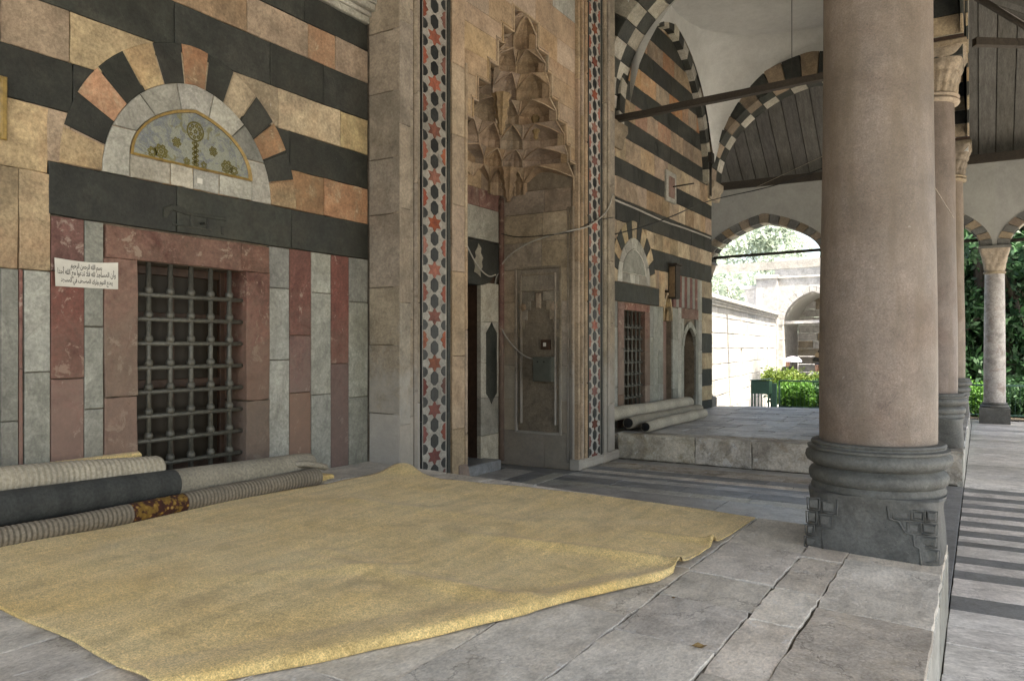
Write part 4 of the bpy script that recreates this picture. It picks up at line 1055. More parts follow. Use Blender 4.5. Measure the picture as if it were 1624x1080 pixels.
while y < YE + .3:
    y1 = y + w_ - .018; dz = rnd.uniform(-.01, .006)
    xa = -.1 if y < 16.35 else -.1 + (y - 16.35) / (YE + .4 - 16.35) * (XE + .5)
    xb_ = -.1 if y1 < 16.35 else -.1 + (y1 - 16.35) / (YE + .4 - 16.35) * (XE + .5)
    slant('plank', (xa, y, zX(xa) + dz), (xb_, y1, zX(xb_) + dz), (XE + .4, y1, ZE + dz), (XE + .4, y, ZE + dz), plankm, cs)
    y += w_
mk('plank_backing', [(-.1, -3, ZT + .07), (-.1, 16.35, ZT + .07), (XE + .4, YE + .4, ZE + .07), (XE + .4, -3, ZE + .07)], [(0, 1, 2, 3)], wood, cs)
hip = tube('hip_rafter', [(-.1, 16.35, ZT - .03), (XE + .4, YE + .4, ZE - .03)], .07, wood, cs, 6)
box('eaves_beam', (-8.1, YE - .28, ZE - .12), (XE, YE - .16, ZE + .06), wood, ce)
box('eaves_beam', (XE - .28, -3, ZE - .12), (XE - .16, YE - .3, ZE + .06), wood, cs)

# ------------------------------------------------------------------ outer arcade at the end (facing the court and garden)
def small_column(x, y, label, rot=0):
    T = thing('marble_column', label, 'column', (x, y, 0), 'slim columns of the outer arcade')
    box('pedestal', (x - .275, y - .275, 0), (x + .275, y + .275, .33), greybase, T, .02)
    lathe('moulded_base', [(.25, .33), (.265, .35), (.25, .38), (.22, .39), (.235, .405), (.225, .43), (.18, .435)], (x, y, 0), greybase, T, 40)
    lathe('shaft', [(.20, .43), (.198, 1.2), (.19, 2.2), (.178, 3.12)], (x, y, 0), whitecol, T, 40)
    lathe('astragal', [(.18, 3.1), (.205, 3.115), (.205, 3.15), (.18, 3.16)], (x, y, 0), carved, T, 32)
    n = 64; vs, fs = [], []; L = 14
    for q in range(L + 1):
        f = q / L; h = .18 + .09 * f ** 1.3; p = 2 + 8 * f
        for i in range(n):
            a = 2 * math.pi * (i + .5) / n; c_, s_ = math.cos(a), math.sin(a); k = (abs(c_) ** p + abs(s_) ** p) ** (-1 / p)
            b_ = .012 * abs(math.sin(6 * a + int(f * 2.99) * math.pi / 2)) * math.sin(math.pi * ((f * 3) % 1))
            vs.append((x + (h * k + b_) * c_, y + (h * k + b_) * s_, 3.155 + f * .47))
    for q in range(L):
        for i in range(n):
            j = (i + 1) % n; fs.append((q * n + i, q * n + j, (q + 1) * n + j, (q + 1) * n + i))
    mk('capital', vs, fs, carved, T)
    box('abacus', (x - .29, y - .29, 3.62), (x + .29, y + .29, 3.68), vgrey, T, .008)
    return T
xc = [-5.96, -2.86, .24, 3.34]
ea = thing('arcade_wall', 'grey plastered outer arcade wall at the far end, with striped pointed arches', 'wall', (-1.3, YE, 3.7))
for k in range(3):
    u0, u1 = xc[k], xc[k + 1]; uc = (u0 + u1) / 2
    arch_ring('voussoir', FY, uc, 3.68, 1.29, .86, .22, 19, YE - .1, YE - .23, [vgrey, vbrown], ea, .5, ch=.004)
    arch_ring('voussoir', FY, uc, 3.68, 1.28, .86, .22, 19, YE - .08, YE + .25, [basalt, vwhite], ea, .5, ch=.004)
    spandrel('plaster_wall', FY, uc, u0, u1, 3.68, ZE - .12, 1.29, .86, .2, YE + .2, YE - .215, plaster, ea, .5)
    tie = tube('tie_rod', [(u0, YE, 3.78), (u0 + .8, YE, 3.80), (uc, YE, 3.81), (u1, YE, 3.84)], .038, irond, None, 6)
    tag(tie, ['dark tie rod across the arch that opens on the sunlit court', 'dark tie rod across the middle outer arch behind the columns', 'dark tie rod across the garden arch at the right edge'][k], 'tie rod', 'tie rods of the outer arcade')
box('plaster_wall', (-8.2, YE - .21, -.2), (-6.0, YE + .2, ZE - .12), plaster, ea, .002)
small_column(.24, YE, 'slim mottled white marble column standing in front of dark trees')
small_column(-2.86, YE, 'slim marble column of the outer arcade hidden behind the nearest granite column')
small_column(-5.96, YE, 'slim marble column at the left end of the outer arcade, beside the facade corner')
small_column(3.34, YE, 'slim marble corner column of the outer arcade, beyond the right edge')
sa = thing('arcade_wall', 'plastered outer arcade wall along the right side of the pavement', 'wall', (XE - .1, 8, 3.7))  # side arcade out of view, built for the shade it gives
for k in range(7):
    y1 = YE - k * 3.1; y0 = y1 - 3.1; uc = (y0 + y1) / 2
    arch_ring('voussoir', FX, uc, 3.68, 1.29, .86, .22, 11, 3.34 + .2, 3.34 - .23, [vgrey, vbrown], sa, .5)
    spandrel('plaster_wall', FX, uc, y0, y1, 3.68, ZE - .12, 1.29, .86, .2, 3.34 + .19, 3.34 - .215, plaster, sa, .5)
    if k: small_column(3.34, y1, ['', 'first', 'second', 'third', 'fourth', 'fifth', 'sixth'][k] + ' slim column from the far corner along the right side of the pavement')

# ------------------------------------------------------------------ court wall, iwan and court things
A0, A1 = Vector((-5.95, 17.2)), Vector((-7.35, 33.4)); dA = (A1 - A0).normalized(); nA = Vector((dA.y, -dA.x)); LA = (A1 - A0).length
FA = lambda u, v, n: (A0.x + dA.x * u + nA.x * n, A0.y + dA.y * u + nA.y * n, v)
cw = thing('court_wall', 'long sunlit white stone wall of the court with a moulded coping', 'wall', (-6.6, 25, -.8))
prism('wall_core', rect(0, LA, -.67, 2.72), FA, -.6, -.04, ctw, cw, .002)
slots = [(ony(1175, 560, 0)[0], 0)]
def ualong(px):
    d = ray(px, 549); # intersect with the wall line
    den = d.x * dA.y - d.y * dA.x
    return (A0.y * d.x - A0.x * d.y) / -den if den else 0
sl_u = [ualong(1176), ualong(1217)]
z = -.67; r_i = 0
while z < 2.7:
    h = .44 if z < 2.3 else 2.72 - z
    u = -rnd.uniform(0, .5)
    while u < LA:
        d = rnd.uniform(.8, 1.5); a, b_ = max(0, u), min(LA, u + d); u += d
        if b_ - a < .1: continue
        parts = [(a, b_)]
        if .3 < z + h / 2 < 1.6:
            for su in sl_u:
                parts = [q for (p0, p1) in parts for q in (((p0, su - .2), (su + .2, p1)) if p0 < su - .2 and p1 > su + .2 else ((p0, min(p1, su - .2)),) if p0 < su - .2 < p1 else ((max(p0, su + .2), p1),) if p0 < su + .2 < p1 and p0 >= su - .2 else (((p0, p1),) if not (p0 >= su - .2 and p1 <= su + .2) else ()))]
        for p0, p1 in parts:
            if p1 - p0 > .06: prism('wall_block', rough_rect(p0, p1, z, z + h, .008, .006, 2), FA, -.05, rnd.uniform(-.006, .008), ctg if rnd.random() < .07 else ctw, cw, .012)
    z += h
for z0, z1, pj in ((2.72, 2.80, .05), (2.80, 2.88, .10), (2.88, 3.0, .16)): prism('coping', rect(0, LA, z0, z1 - .001), FA, -.62, pj, ctw, cw, .02)
for su in sl_u:
    arch_ring('slot_arch', FA, su, 1.55, .13, .17, .07, 3, -.2, .012, [ctw], cw, .3)
    prism('slot_back', rect(su - .2, su + .2, .3, 1.62), FA, -.3, -.16, portal, cw, .002)
# iwan building
YI = 34.3
iw = thing('vaulted_porch', 'white stone building with a deep pointed arch across the court', 'building', (-5.5, YI, -.67))
uc = -6.05; a_ = 1.2
for sx in (-1, 1):
    z = -.67
    while z < 2.4:
        for q in range(3 if sx > 0 else 1):
            u0, u1 = (uc - a_ - .05 - .0, uc - a_) if sx < 0 else (uc + a_ + q * .9, uc + a_ + (q + 1) * .9)
            if sx < 0: u0 = uc - a_ - .35
            prism('stone_block', rough_rect(u0, u1, z, z + .42, .006, .005, 2), FY, YI + .5, YI + rnd.uniform(-.005, .005), ctw, iw, .012)
        z += .42
arch_ring('voussoir', FY, uc, 2.5, a_, 1.4, .3, 15, YI + .5, YI - .02, [ctw], iw, .35, ch=.012)
spandrel('facade_wall', FY, uc, uc - a_ - .35, uc + 3.9, 2.5, 5.1, a_, 1.4, .28, YI + .5, YI, ctw, iw, .35)
for z0, z1, pj in ((4.5, 4.58, .06), (5.1, 5.2, .08), (5.2, 5.32, .14)): prism('cornice', rect(uc - a_ - .35, uc + 3.9, z0, z1), FY, YI + .5, YI - pj, ctw, iw, .015)
box('porch_wall', (uc - a_ - .3, YI + .5, -.67), (uc - a_ - .02, YI + 3.2, 4.6), ctw, iw); box('porch_wall', (uc + a_ + .02, YI + .5, -.67), (uc + a_ + .3, YI + 3.2, 4.6), ctw, iw)
z = -.67
while z < 4.4:
    u = uc - a_
    while u < uc + a_ - .01:
        d = min(rnd.uniform(.5, .9), uc + a_ - u); prism('back_block', rough_rect(u, u + d, z, z + .36, .006, .004, 2), FY, YI + 3.3, YI + 3.1 + rnd.uniform(-.004, .004), portal if rnd.random() < .5 else ctw, iw, .01); u += d
    z += .36
# porch vault
vs, fs = [], []
for i in range(13):
    u, v_ = arc(a_, 1.4, i / 12, .35)
    vs += [(uc + u, YI + .5, 2.5 + v_), (uc + u, YI + 3.2, 2.5 + v_)]
fs = [(2 * i, 2 * i + 1, 2 * i + 3, 2 * i + 2) for i in range(12)]
mk('porch_vault', vs, fs, wplaster, iw, True)
prism('blind_window', [(uc + .3 + u, .9 + v_) for u, v_ in (arc(.55, .5, i / 12, .3) for i in range(13))], FY, YI + 3.1, YI + 3.05, glassm, iw, .002)
arch_ring('window_arch', FY, uc + .3, .9, .55, .5, .28, 9, YI + 3.1, YI + 3.0, [basalt, cream], iw, .3)
for q, zz in enumerate((.0, .34, .62)): box('bench', (uc - .5, YI + 2.7, zz), (uc + a_, YI + 3.08, zz + .1), ctg, iw, .01)
tw = thing('square_pier', 'tall white square pier with a cap rising behind the court wall', 'pier', (-7.9, YI, -.8))
box('pier_shaft', (-8.35, YI - .2, -.67), (-7.45, YI + .6, 4.5), ctw, tw, .02); box('pier_cap', (-8.42, YI - .27, 4.5), (-7.4, YI + .65, 4.66), ctw, tw, .02)
box('pier_shaft', (-8.9, YI + .1, -.67), (-8.36, YI + .7, 4.1), ctw, tw, .02); box('pier_cap', (-8.98, YI + .05, 4.1), (-8.37, YI + .75, 4.25), ctw, tw, .02)
tg = beam('cross_beam', (uc - a_, YI + .25, 2.62), (uc + a_, YI + .25, 2.66), .12, .12, ctw, 'white tie beam across the mouth of the vaulted porch'); tg['group'] = 'pale beams in the court'
tg = beam('cross_beam', (-9.2, 22.6, 3.84), (-2.0, 22.6, 3.92), .22, .12, ctw, 'long white beam just outside the arch, above the dark tie rod'); tg['group'] = 'pale beams in the court'

# ------------------------------------------------------------------ railing, cabinet
def rail(x0, x1, y, label, h=.74, nb=0, mesh=True):
    T = thing('garden_railing', label, 'railing', ((x0 + x1) / 2, y, 0), 'green railings along the garden bed')
    tube('top_rail', [(x0, y, h), (x1, y, h)], .022, gpaint, T, 6); tube('bottom_rail', [(x0, y, .09), (x1, y, .09)], .018, gpaint, T, 6)
    n = max(1, round((x1 - x0) / 1.0))
    for k in range(n + 1): tube('post', [(x0 + (x1 - x0) * k / n, y, -.02), (x0 + (x1 - x0) * k / n, y, h)], .024, gpaint, T, 6)
    if mesh:
        vs, fs = [], []
        m_ = int((x1 - x0) / .09)
        for k in range(m_):
            x = x0 + (k + .5) * (x1 - x0) / m_
            b0 = len(vs); vs += [(x - .003, y, .09), (x + .003, y, .09), (x + .003, y, h), (x - .003, y, h), (x, y + .006, .09), (x, y + .006, h)]
            fs += [(b0, b0 + 1, b0 + 2, b0 + 3), (b0 + 1, b0 + 4, b0 + 5, b0 + 2), (b0 + 4, b0, b0 + 3, b0 + 5)]
        o = mk('wire_mesh', vs, fs, gpaint, T, recalc=False); o['kind'] = 'stuff'
YR = 19.95
pl = mk('garden_soil', [(-4.6, YR + .1, -.02), (6, YR + .1, -.02), (6, 30, -.02), (-4.6, 30, -.02)], [(0, 1, 2, 3)], stone('garden_earth', (.06, .045, .03), (.10, .075, .05), s=5, bump=.6)); tag(pl, 'dark soil of the garden bed', None, kind='structure')
xg = ony(1236, 600, YR)[0]
rail(xg, -2.0, YR, 'low green railing in front of the bright hedge, seen through the court arch')
rail(-1.7, 3.6, YR, 'low green railing at the far right, behind the slim marble column')
cx_, _ = ony(1209, 600, YR - .2)
cb = thing('green_cabinet', 'dark green metal cabinet on an open stand beside the hedge', 'cabinet', (cx_, YR - .2, 0))
box('cabinet_body', (cx_ - .22, YR - .45, .42), (cx_ + .22, YR - .1, .74), gpaint, cb, .01)
prism('cabinet_lid', [(cx_ - .24, .74), (cx_ + .24, .78), (cx_ + .24, .80), (cx_ - .24, .76)], FY, YR - .05, YR - .48, gpaint, cb, .004)
for sx in (-.2, .2):
    for sy in (-.42, -.13): box('leg', (cx_ + sx - .018, YR + sy - .018, 0), (cx_ + sx + .018, YR + sy + .018, .42), gpaint, cb, .002)
for k in range(4): box('slat', (cx_ - .13 + k * .08, YR - .44, .06), (cx_ - .11 + k * .08, YR - .43, .42), gpaint, cb, .002)
box('stretcher', (cx_ - .2, YR - .44, .05), (cx_ + .2, YR - .42, .08), gpaint, cb, .002)
box('side_post', (cx_ + .27, YR - .35, 0), (cx_ + .37, YR - .25, .68), gpaint, cb, .004)

# ------------------------------------------------------------------ vegetation
def leaves(name, blobs, n, size, mat, parent, seed, elong=1.6):
    rg = np.random.default_rng(seed)
    vol = np.array([b_[3] * b_[4] * b_[5] for b_ in blobs]); pr = vol / vol.sum()
    idx = rg.choice(len(blobs), n, p=pr); B = np.array(blobs)[idx]
    d = rg.normal(size=(n, 3)); d /= np.linalg.norm(d, axis=1, keepdims=True)
    r = rg.random(n) ** .38
    c = B[:, :3] + d * r[:, None] * B[:, 3:6]
    c += rg.normal(size=(n, 3)) * size * .8
    a = rg.normal(size=(n, 3)); a /= np.linalg.norm(a, axis=1, keepdims=True)
    b_ = np.cross(a, rg.normal(size=(n, 3))); b_ /= np.linalg.norm(b_, axis=1, keepdims=True)
    s = size * (.45 + 1.25 * rg.random(n) ** 2)[:, None]
    v = np.stack([c - a * s * elong / 2, c + b_ * s * .35, c + a * s * elong / 2, c - b_ * s * .35], 1).reshape(-1, 3)
    ctr = v.mean(0)
    me = bpy.data.meshes.new(name); me.vertices.add(4 * n); me.vertices.foreach_set('co', (v - ctr).ravel())
    me.loops.add(4 * n); me.loops.foreach_set('vertex_index', np.arange(4 * n)); me.polygons.add(n)
    me.polygons.foreach_set('loop_start', np.arange(0, 4 * n, 4)); me.polygons.foreach_set('loop_total', np.full(n, 4))
    me.update(calc_edges=True); me.materials.append(mat)
    o = bpy.data.objects.new(name, me); col.objects.link(o); ctr = Vector(ctr); WORLD[o.name] = ctr
    if parent is not None: o.parent = parent; o.location = ctr - WORLD[parent.name]
    else: o.location = ctr
    return o
def tree(x, y, zg, H, rad, label, mat, n, size, seed, cz=.55, grp='trees beyond the arcade', nb=26):
    T = thing('broadleaf_tree', label, 'tree', (x, y, zg), grp)
    r_ = random.Random(seed); tp = []
    for k in range(7): tp.append((x + r_.uniform(-.12, .12) * k * .4, y + r_.uniform(-.1, .1) * k * .4, zg + H * .75 * k / 6))
    tube('trunk', tp, .2, bark, T, 10, rf=lambda k, a: .24 * (1 - k / 8) + .015 * math.sin(5 * a))
    blobs = []
    for k in range(nb):
        a = r_.uniform(0, 6.28); q = r_.random() ** .5; zz = r_.uniform(0, 1)
        prof = math.sin(math.pi * (.15 + .8 * zz)) ** .7
        bx, by, bz = x + rad * q * math.cos(a) * prof, y + rad * q * math.sin(a) * prof, zg + H * (1 - cz) + H * cz * zz
        s = rad * r_.uniform(.22, .42); blobs.append((bx, by, bz, s, s, s * .75))
        if k % 4 == 0: tube('limb', [tp[3], ((tp[4][0] + bx) / 2, (tp[4][1] + by) / 2, (tp[4][2] + bz) / 2 - .2), (bx, by, bz)], .05, bark, T, 6, rf=lambda kk, aa: .08 - .03 * kk)
    leaves('crown', blobs, n, size, mat, T, seed)
def atp(px, Y): return ony(px, 549, Y)[0]
dk = [(1548, 25, 9, 2.9), (1600, 24.5, 8.5, 2.7), (1640, 26, 10, 3), (1500, 27, 10, 3), (1572, 29, 11, 3.4), (1450, 26.5, 9.5, 2.8), (1640, 31, 12, 3.6)]
nm = ['dense dark green tree seen left of the slim marble column', 'dense dark green tree seen right of the slim marble column', 'dark green tree cut by the right edge of the picture', 'dark green tree behind the granite columns', 'taller dark tree standing back, above the slim marble column', 'dark green tree hidden behind the nearest granite column', 'tallest dark tree at the back right of the garden']
for k, (px, Y, H, rad) in enumerate(dk): tree(atp(px, Y), Y, -.4, H, rad, nm[k], lf_dark, 15000, .13, 20 + k, cz=.93)
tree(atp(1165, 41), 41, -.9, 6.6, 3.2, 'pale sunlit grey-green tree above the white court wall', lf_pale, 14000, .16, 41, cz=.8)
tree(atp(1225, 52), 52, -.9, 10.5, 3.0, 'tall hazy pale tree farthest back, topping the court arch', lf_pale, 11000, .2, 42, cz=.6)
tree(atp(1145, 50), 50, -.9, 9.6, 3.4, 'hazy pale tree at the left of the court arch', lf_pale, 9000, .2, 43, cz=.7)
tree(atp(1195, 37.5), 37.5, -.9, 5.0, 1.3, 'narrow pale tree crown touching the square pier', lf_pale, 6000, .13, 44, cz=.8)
# hedge and shrubs of the bed
def shrub(px0, px1, Y, z0, z1, label, mat, n, size, seed, name='hedge', cat_='hedge', dep=.5):
    x0, x1 = atp(px0, Y), atp(px1, Y); r_ = random.Random(seed); bl = []
    for k in range(16):
        f = (k + .5) / 16; s = r_.uniform(.5, .75) * (z1 - z0) * .5
        bl.append((x0 + (x1 - x0) * f, Y + r_.uniform(-dep, dep) * .4, (z0 + z1) / 2 + r_.uniform(-.08, .1), max(.18, (x1 - x0) / 12), dep * .8, s * 1.5))
    T = thing(name, label, cat_, ((x0 + x1) / 2, Y, z0), 'plants of the garden bed')
    for k in range(4):
        xx = x0 + (x1 - x0) * (k + .5) / 4; tube('stem', [(xx, Y, z0 - .1), (xx + .05, Y, (z0 + z1) / 2)], .025, bark, T, 6)
    leaves('foliage', bl, n, size, mat, T, seed)
shrub(1214, 1262, 21.3, .3, .9, 'yellow-green clipped hedge above the left end of the railing', lf_yel, 9000, .055, 51)
shrub(1255, 1330, 21.6, .2, .84, 'yellow-green hedge continuing right behind the railing', lf_yel, 9000, .055, 52)
shrub(1225, 1330, 21.9, .0, .65, 'dark green base of the garden hedge', lf_dark, 9000, .06, 53)
shrub(1238, 1288, 20.6, .0, .68, 'bright fresh green leafy plant just behind the railing', lf_mid, 8000, .05, 54, 'leafy_plant', 'plant', .3)
shrub(1286, 1330, 20.8, .0, .7, 'dark bushy plant behind the railing near the granite column', lf_dark, 5000, .05, 55, 'leafy_plant', 'plant', .3)
shrub(1520, 1570, 21.0, .0, .8, 'green undergrowth behind the railing left of the slim marble column', lf_mid, 5000, .06, 56, 'leafy_plant', 'plant', .5)
shrub(1580, 1660, 21.2, -.1, .8, 'green undergrowth behind the railing at the right edge', lf_dark, 7000, .06, 57, 'leafy_plant', 'plant', .5)

# ------------------------------------------------------------------ yellow carpet
m, t, b = nodes('yellow_pile_carpet')
v_, rn_, pos_ = coords(t, False)
n1 = noise(t, pos_, 1.4, 5, .6, .3); n2 = noise(t, pos_, 160, 2, .6); n3 = noise(t, pos_, 5, 6, .7, .4); n5 = noise(t, pos_, 55, 3, .7)
c = ramp(t, n1, [(.3, (.64, .45, .165)), (.5, (.70, .515, .22)), (.72, (.67, .52, .25))])
c = mix(t, 1., c, ramp(t, n2, [(.33, .66), (.66, 1.32)]), 'MULTIPLY')
c = mix(t, 1., c, ramp(t, n5, [(.3, .78), (.7, 1.2)]), 'MULTIPLY')
c = mix(t, ramp(t, n3, [(.52, 0.), (.78, .6)]), c, (.30, .19, .06))
n7 = noise(t, pos_, 2.6, 7, .7, 1.)
c = mix(t, 1., c, ramp(t, n7, [(.35, .88), (.5, 1.), (.68, 1.1)]), 'MULTIPLY')
sxy = N(t, 'ShaderNodeVectorMath', operation='MULTIPLY'); sxy.inputs[1].default_value = (9, .8, 1); t.links.new(pos_, sxy.inputs[0])
c = mix(t, 1., c, ramp(t, noise(t, sxy.outputs[0], 1.6, 4, .6), [(.35, .88), (.65, 1.08)]), 'MULTIPLY')
t.links.new(c, b.inputs['Base Color']); b.inputs['Roughness'].default_value = .95; b.inputs['Specular IOR Level'].default_value = .1
b.inputs['Sheen Weight'].default_value = .15
bp = N(t, 'ShaderNodeBump'); bp.inputs['Strength'].default_value = .55; bp.inputs['Distance'].default_value = .006
t.links.new(n2, bp.inputs['Height']); t.links.new(bp.outputs[0], b.inputs['Normal'])
carpet_m = m
def gp(px, py): return ongnd(px, py)
front = [gp(*p) for p in ((262, 1098), (420, 1052), (620, 991), (812, 977 - 6), (930, 936), (1030, 914), (1072, 906), (1086, 901), (1128, 872), (1140, 862), (1198, 823))]
back = [gp(*p) for p in ((-170, 902), (0, 871), (160, 838), (330, 803), (480, 776), (570, 762), (635, 752), (700, 763), (850, 782), (1000, 800), (1150, 817))]
# the outline: left edge, rolled front edge, far edge along the platform, back edge along the rolls
L0, L1 = gp(250, 1106), gp(-170, 902)
nu, nv = 220, 130
def pl_at(P, f):
    ls = [0]
    for i in range(len(P) - 1): ls.append(ls[-1] + (P[i + 1] - P[i]).length)
    d = f * ls[-1]
    for i in range(len(P) - 1):
        if d <= ls[i + 1] or i == len(P) - 2:
            return P[i].lerp(P[i + 1], (d - ls[i]) / (ls[i + 1] - ls[i]))
R0 = gp(1198, 823)
fr_ = [gp(*p) for p in ((250, 1106), (371, 1080), (448, 1064), (560, 1039), (723, 1004), (837, 979), (929, 951), (1003, 934), (1046, 923), (1068, 911))]
rt_ = [gp(*p) for p in ((1068, 911), (1074, 907), (1084, 902), (1105, 886), (1128, 873), (1140, 863), (1170, 842), (1198, 823))]
bk_ = [gp(*p) for p in ((-170, 902), (0, 872), (160, 838), (330, 803), (480, 777), (580, 760), (640, 749))]
fa_ = [gp(*p) for p in ((640, 749), (700, 765), (760, 769), (850, 779), (1000, 798), (1120, 812), (1198, 823))]
lf_ = [L0, gp(120, 1023), gp(0, 968), L1]
# Coons patch: u along front/back, v from front to far
top_ = bk_ ; 
bnd_b = fr_; bnd_t = bk_; bnd_l = lf_; bnd_r = rt_ + list(reversed(fa_))[1:]
ridges = [((1060, 900), (700, 846), .035, .06), ((830, 962), (430, 880), .028, .07), ((640, 905), (300, 930), .014, .06), ((1128, 868), (1000, 850), .03, .05), ((520, 880), (760, 950), .012, .05), ((560, 800), (900, 840), .012, .07), ((250, 850), (60, 930), .01, .08)]
rw = [(gp(*a), gp(*b_), h, w__) for a, b_, h, w__ in ridges]
pk = gp(640, 752)
vs, fs = [], []
cb_, cl_ = [pl_at(bnd_b, i / nu) for i in range(nu + 1)], [pl_at(bnd_l, j / nv) for j in range(nv + 1)]
ct_, cr_ = [pl_at(bnd_t, i / nu) for i in range(nu + 1)], [pl_at(bnd_r, j / nv) for j in range(nv + 1)]
P00, P10, P01, P11 = cb_[0], cb_[-1], ct_[0], ct_[-1]
rgc = random.Random(3)
for j in range(nv + 1):
    v = j / nv
    for i in range(nu + 1):
        u = i / nu
        p = (cb_[i] * (1 - v) + ct_[i] * v) + (cl_[j] * (1 - u) + cr_[j] * u) - (P00 * (1 - u) * (1 - v) + P10 * u * (1 - v) + P01 * (1 - u) * v + P11 * u * v)
        z = znear(p.x) + .024
        for a, b_, h, w__ in rw:
            ab = b_ - a; ab.z = 0; q = p - a; q.z = 0; f = max(0, min(1, q.dot(ab) / ab.length_squared)); d = (q - ab * f).length
            z += h * math.exp(-(d / w__) ** 2) * (1 - f) ** .7
        z += .006 * (math.sin(p.x * 3.1 + p.y * 1.7) + math.sin(p.y * 4.3 - p.x * 1.3)) + .003 * math.sin(p.x * 11 + 2 * p.y) * math.sin(p.y * 9)
        # rolled-under front edge
        de = min((p - cb_[max(0, min(nu, i + k))]).length for k in (-3, 0, 3)) if v < .12 else 9
        if de < .4:
            z += .024 * min(1, (de / .035)) ** .5 * (1 if de < .06 else math.exp(-((de - .06) / .16) ** 2)) - .004
            if de < 1e-4: z -= .010
        d = (p - pk); d.z = 0; z += .055 * math.exp(-(d.length / .16) ** 2)
        # small buckles at the far right edge
        for qx, qy in ((1075, 905), (1132, 868)):
            g_ = gp(qx, qy); d = (p - g_); d.z = 0; z += .024 * math.exp(-(d.length / .03) ** 2)
        vs.append((p.x, p.y, z))
for j in range(nv):
    for i in range(nu): fs.append((j * (nu + 1) + i, j * (nu + 1) + i + 1, (j + 1) * (nu + 1) + i + 1, (j + 1) * (nu + 1) + i))
ca = mk('carpet', vs, fs, carpet_m, None, True, recalc=False)
for p_ in ca.data.polygons[:1]: pass
so_ = ca.modifiers.new('thickness', 'SOLIDIFY'); so_.thickness = .009; so_.offset = -1
tag(ca, 'large yellow pile carpet spread unevenly across the near platform', 'carpet')

# ------------------------------------------------------------------ rolled rugs
def ribm(name, c1, c2, scale, axis_stretch=(0, 1, 0)):
    m, t, b = nodes(name); v_, rn_, pos_ = coords(t, False)
    sp = N(t, 'ShaderNodeSeparateXYZ'); t.links.new(pos_, sp.inputs[0])
    wv = mth(t, 'SINE', mth(t, 'ADD', mth(t, 'MULTIPLY', sp.outputs[1], scale), mth(t, 'MULTIPLY', noise(t, pos_, 6, 4, .6), 3.)))
    c = ramp(t, mth(t, 'ADD', mth(t, 'MULTIPLY', wv, .5), .5), [(.2, c2), (.6, c1)])
    c = mix(t, 1., c, ramp(t, noise(t, pos_, 60, 4, .6), [(.3, .7), (.7, 1.25)]), 'MULTIPLY')
    c = mix(t, ramp(t, noise(t, pos_, 4, 5, .6), [(.5, 0.), (.75, .5)]), c, tuple(x * .45 for x in c1))
    t.links.new(c, b.inputs['Base Color']); b.inputs['Roughness'].default_value = .95
    bp = N(t, 'ShaderNodeBump'); bp.inputs['Strength'].default_value = .4; bp.inputs['Distance'].default_value = .004
    t.links.new(noise(t, pos_, 120, 3, .6), bp.inputs['Height']); t.links.new(bp.outputs[0], b.inputs['Normal'])
    return m
rib_c = ribm('cream_ribbed_backing', (.44, .39, .30), (.34, .30, .22), 2 * math.pi / .033)
rib_g = ribm('grey_brown_ribbed_backing', (.23, .195, .145), (.13, .11, .08), 2 * math.pi / .028)
beige = ribm('beige_backing', (.29, .26, .20), (.26, .235, .18), 9)
char = ribm('charcoal_wrap', (.05, .052, .047), (.04, .042, .038), 30)
palebk = ribm('pale_backing', (.42, .38, .30), (.36, .33, .26), 8)
pilered = None
m, t, b = nodes('floral_rug_pile'); v_, rn_, pos_ = coords(t, False)
vo = N(t, 'ShaderNodeTexVoronoi'); vo.inputs['Scale'].default_value = 26; t.links.new(pos_, vo.inputs['Vector'])
c = ramp(t, vo.outputs['Distance'], [(.0, (.42, .30, .16)), (.22, (.30, .17, .03)), (.34, (.06, .016, .008)), (.8, (.035, .012, .006))])
c = mix(t, ramp(t, noise(t, pos_, 18, 3, .6), [(.52, 0.), (.6, .75)]), c, (.22, .13, .02))
t.links.new(c, b.inputs['Base Color']); b.inputs['Roughness'].default_value = .95; floral = m
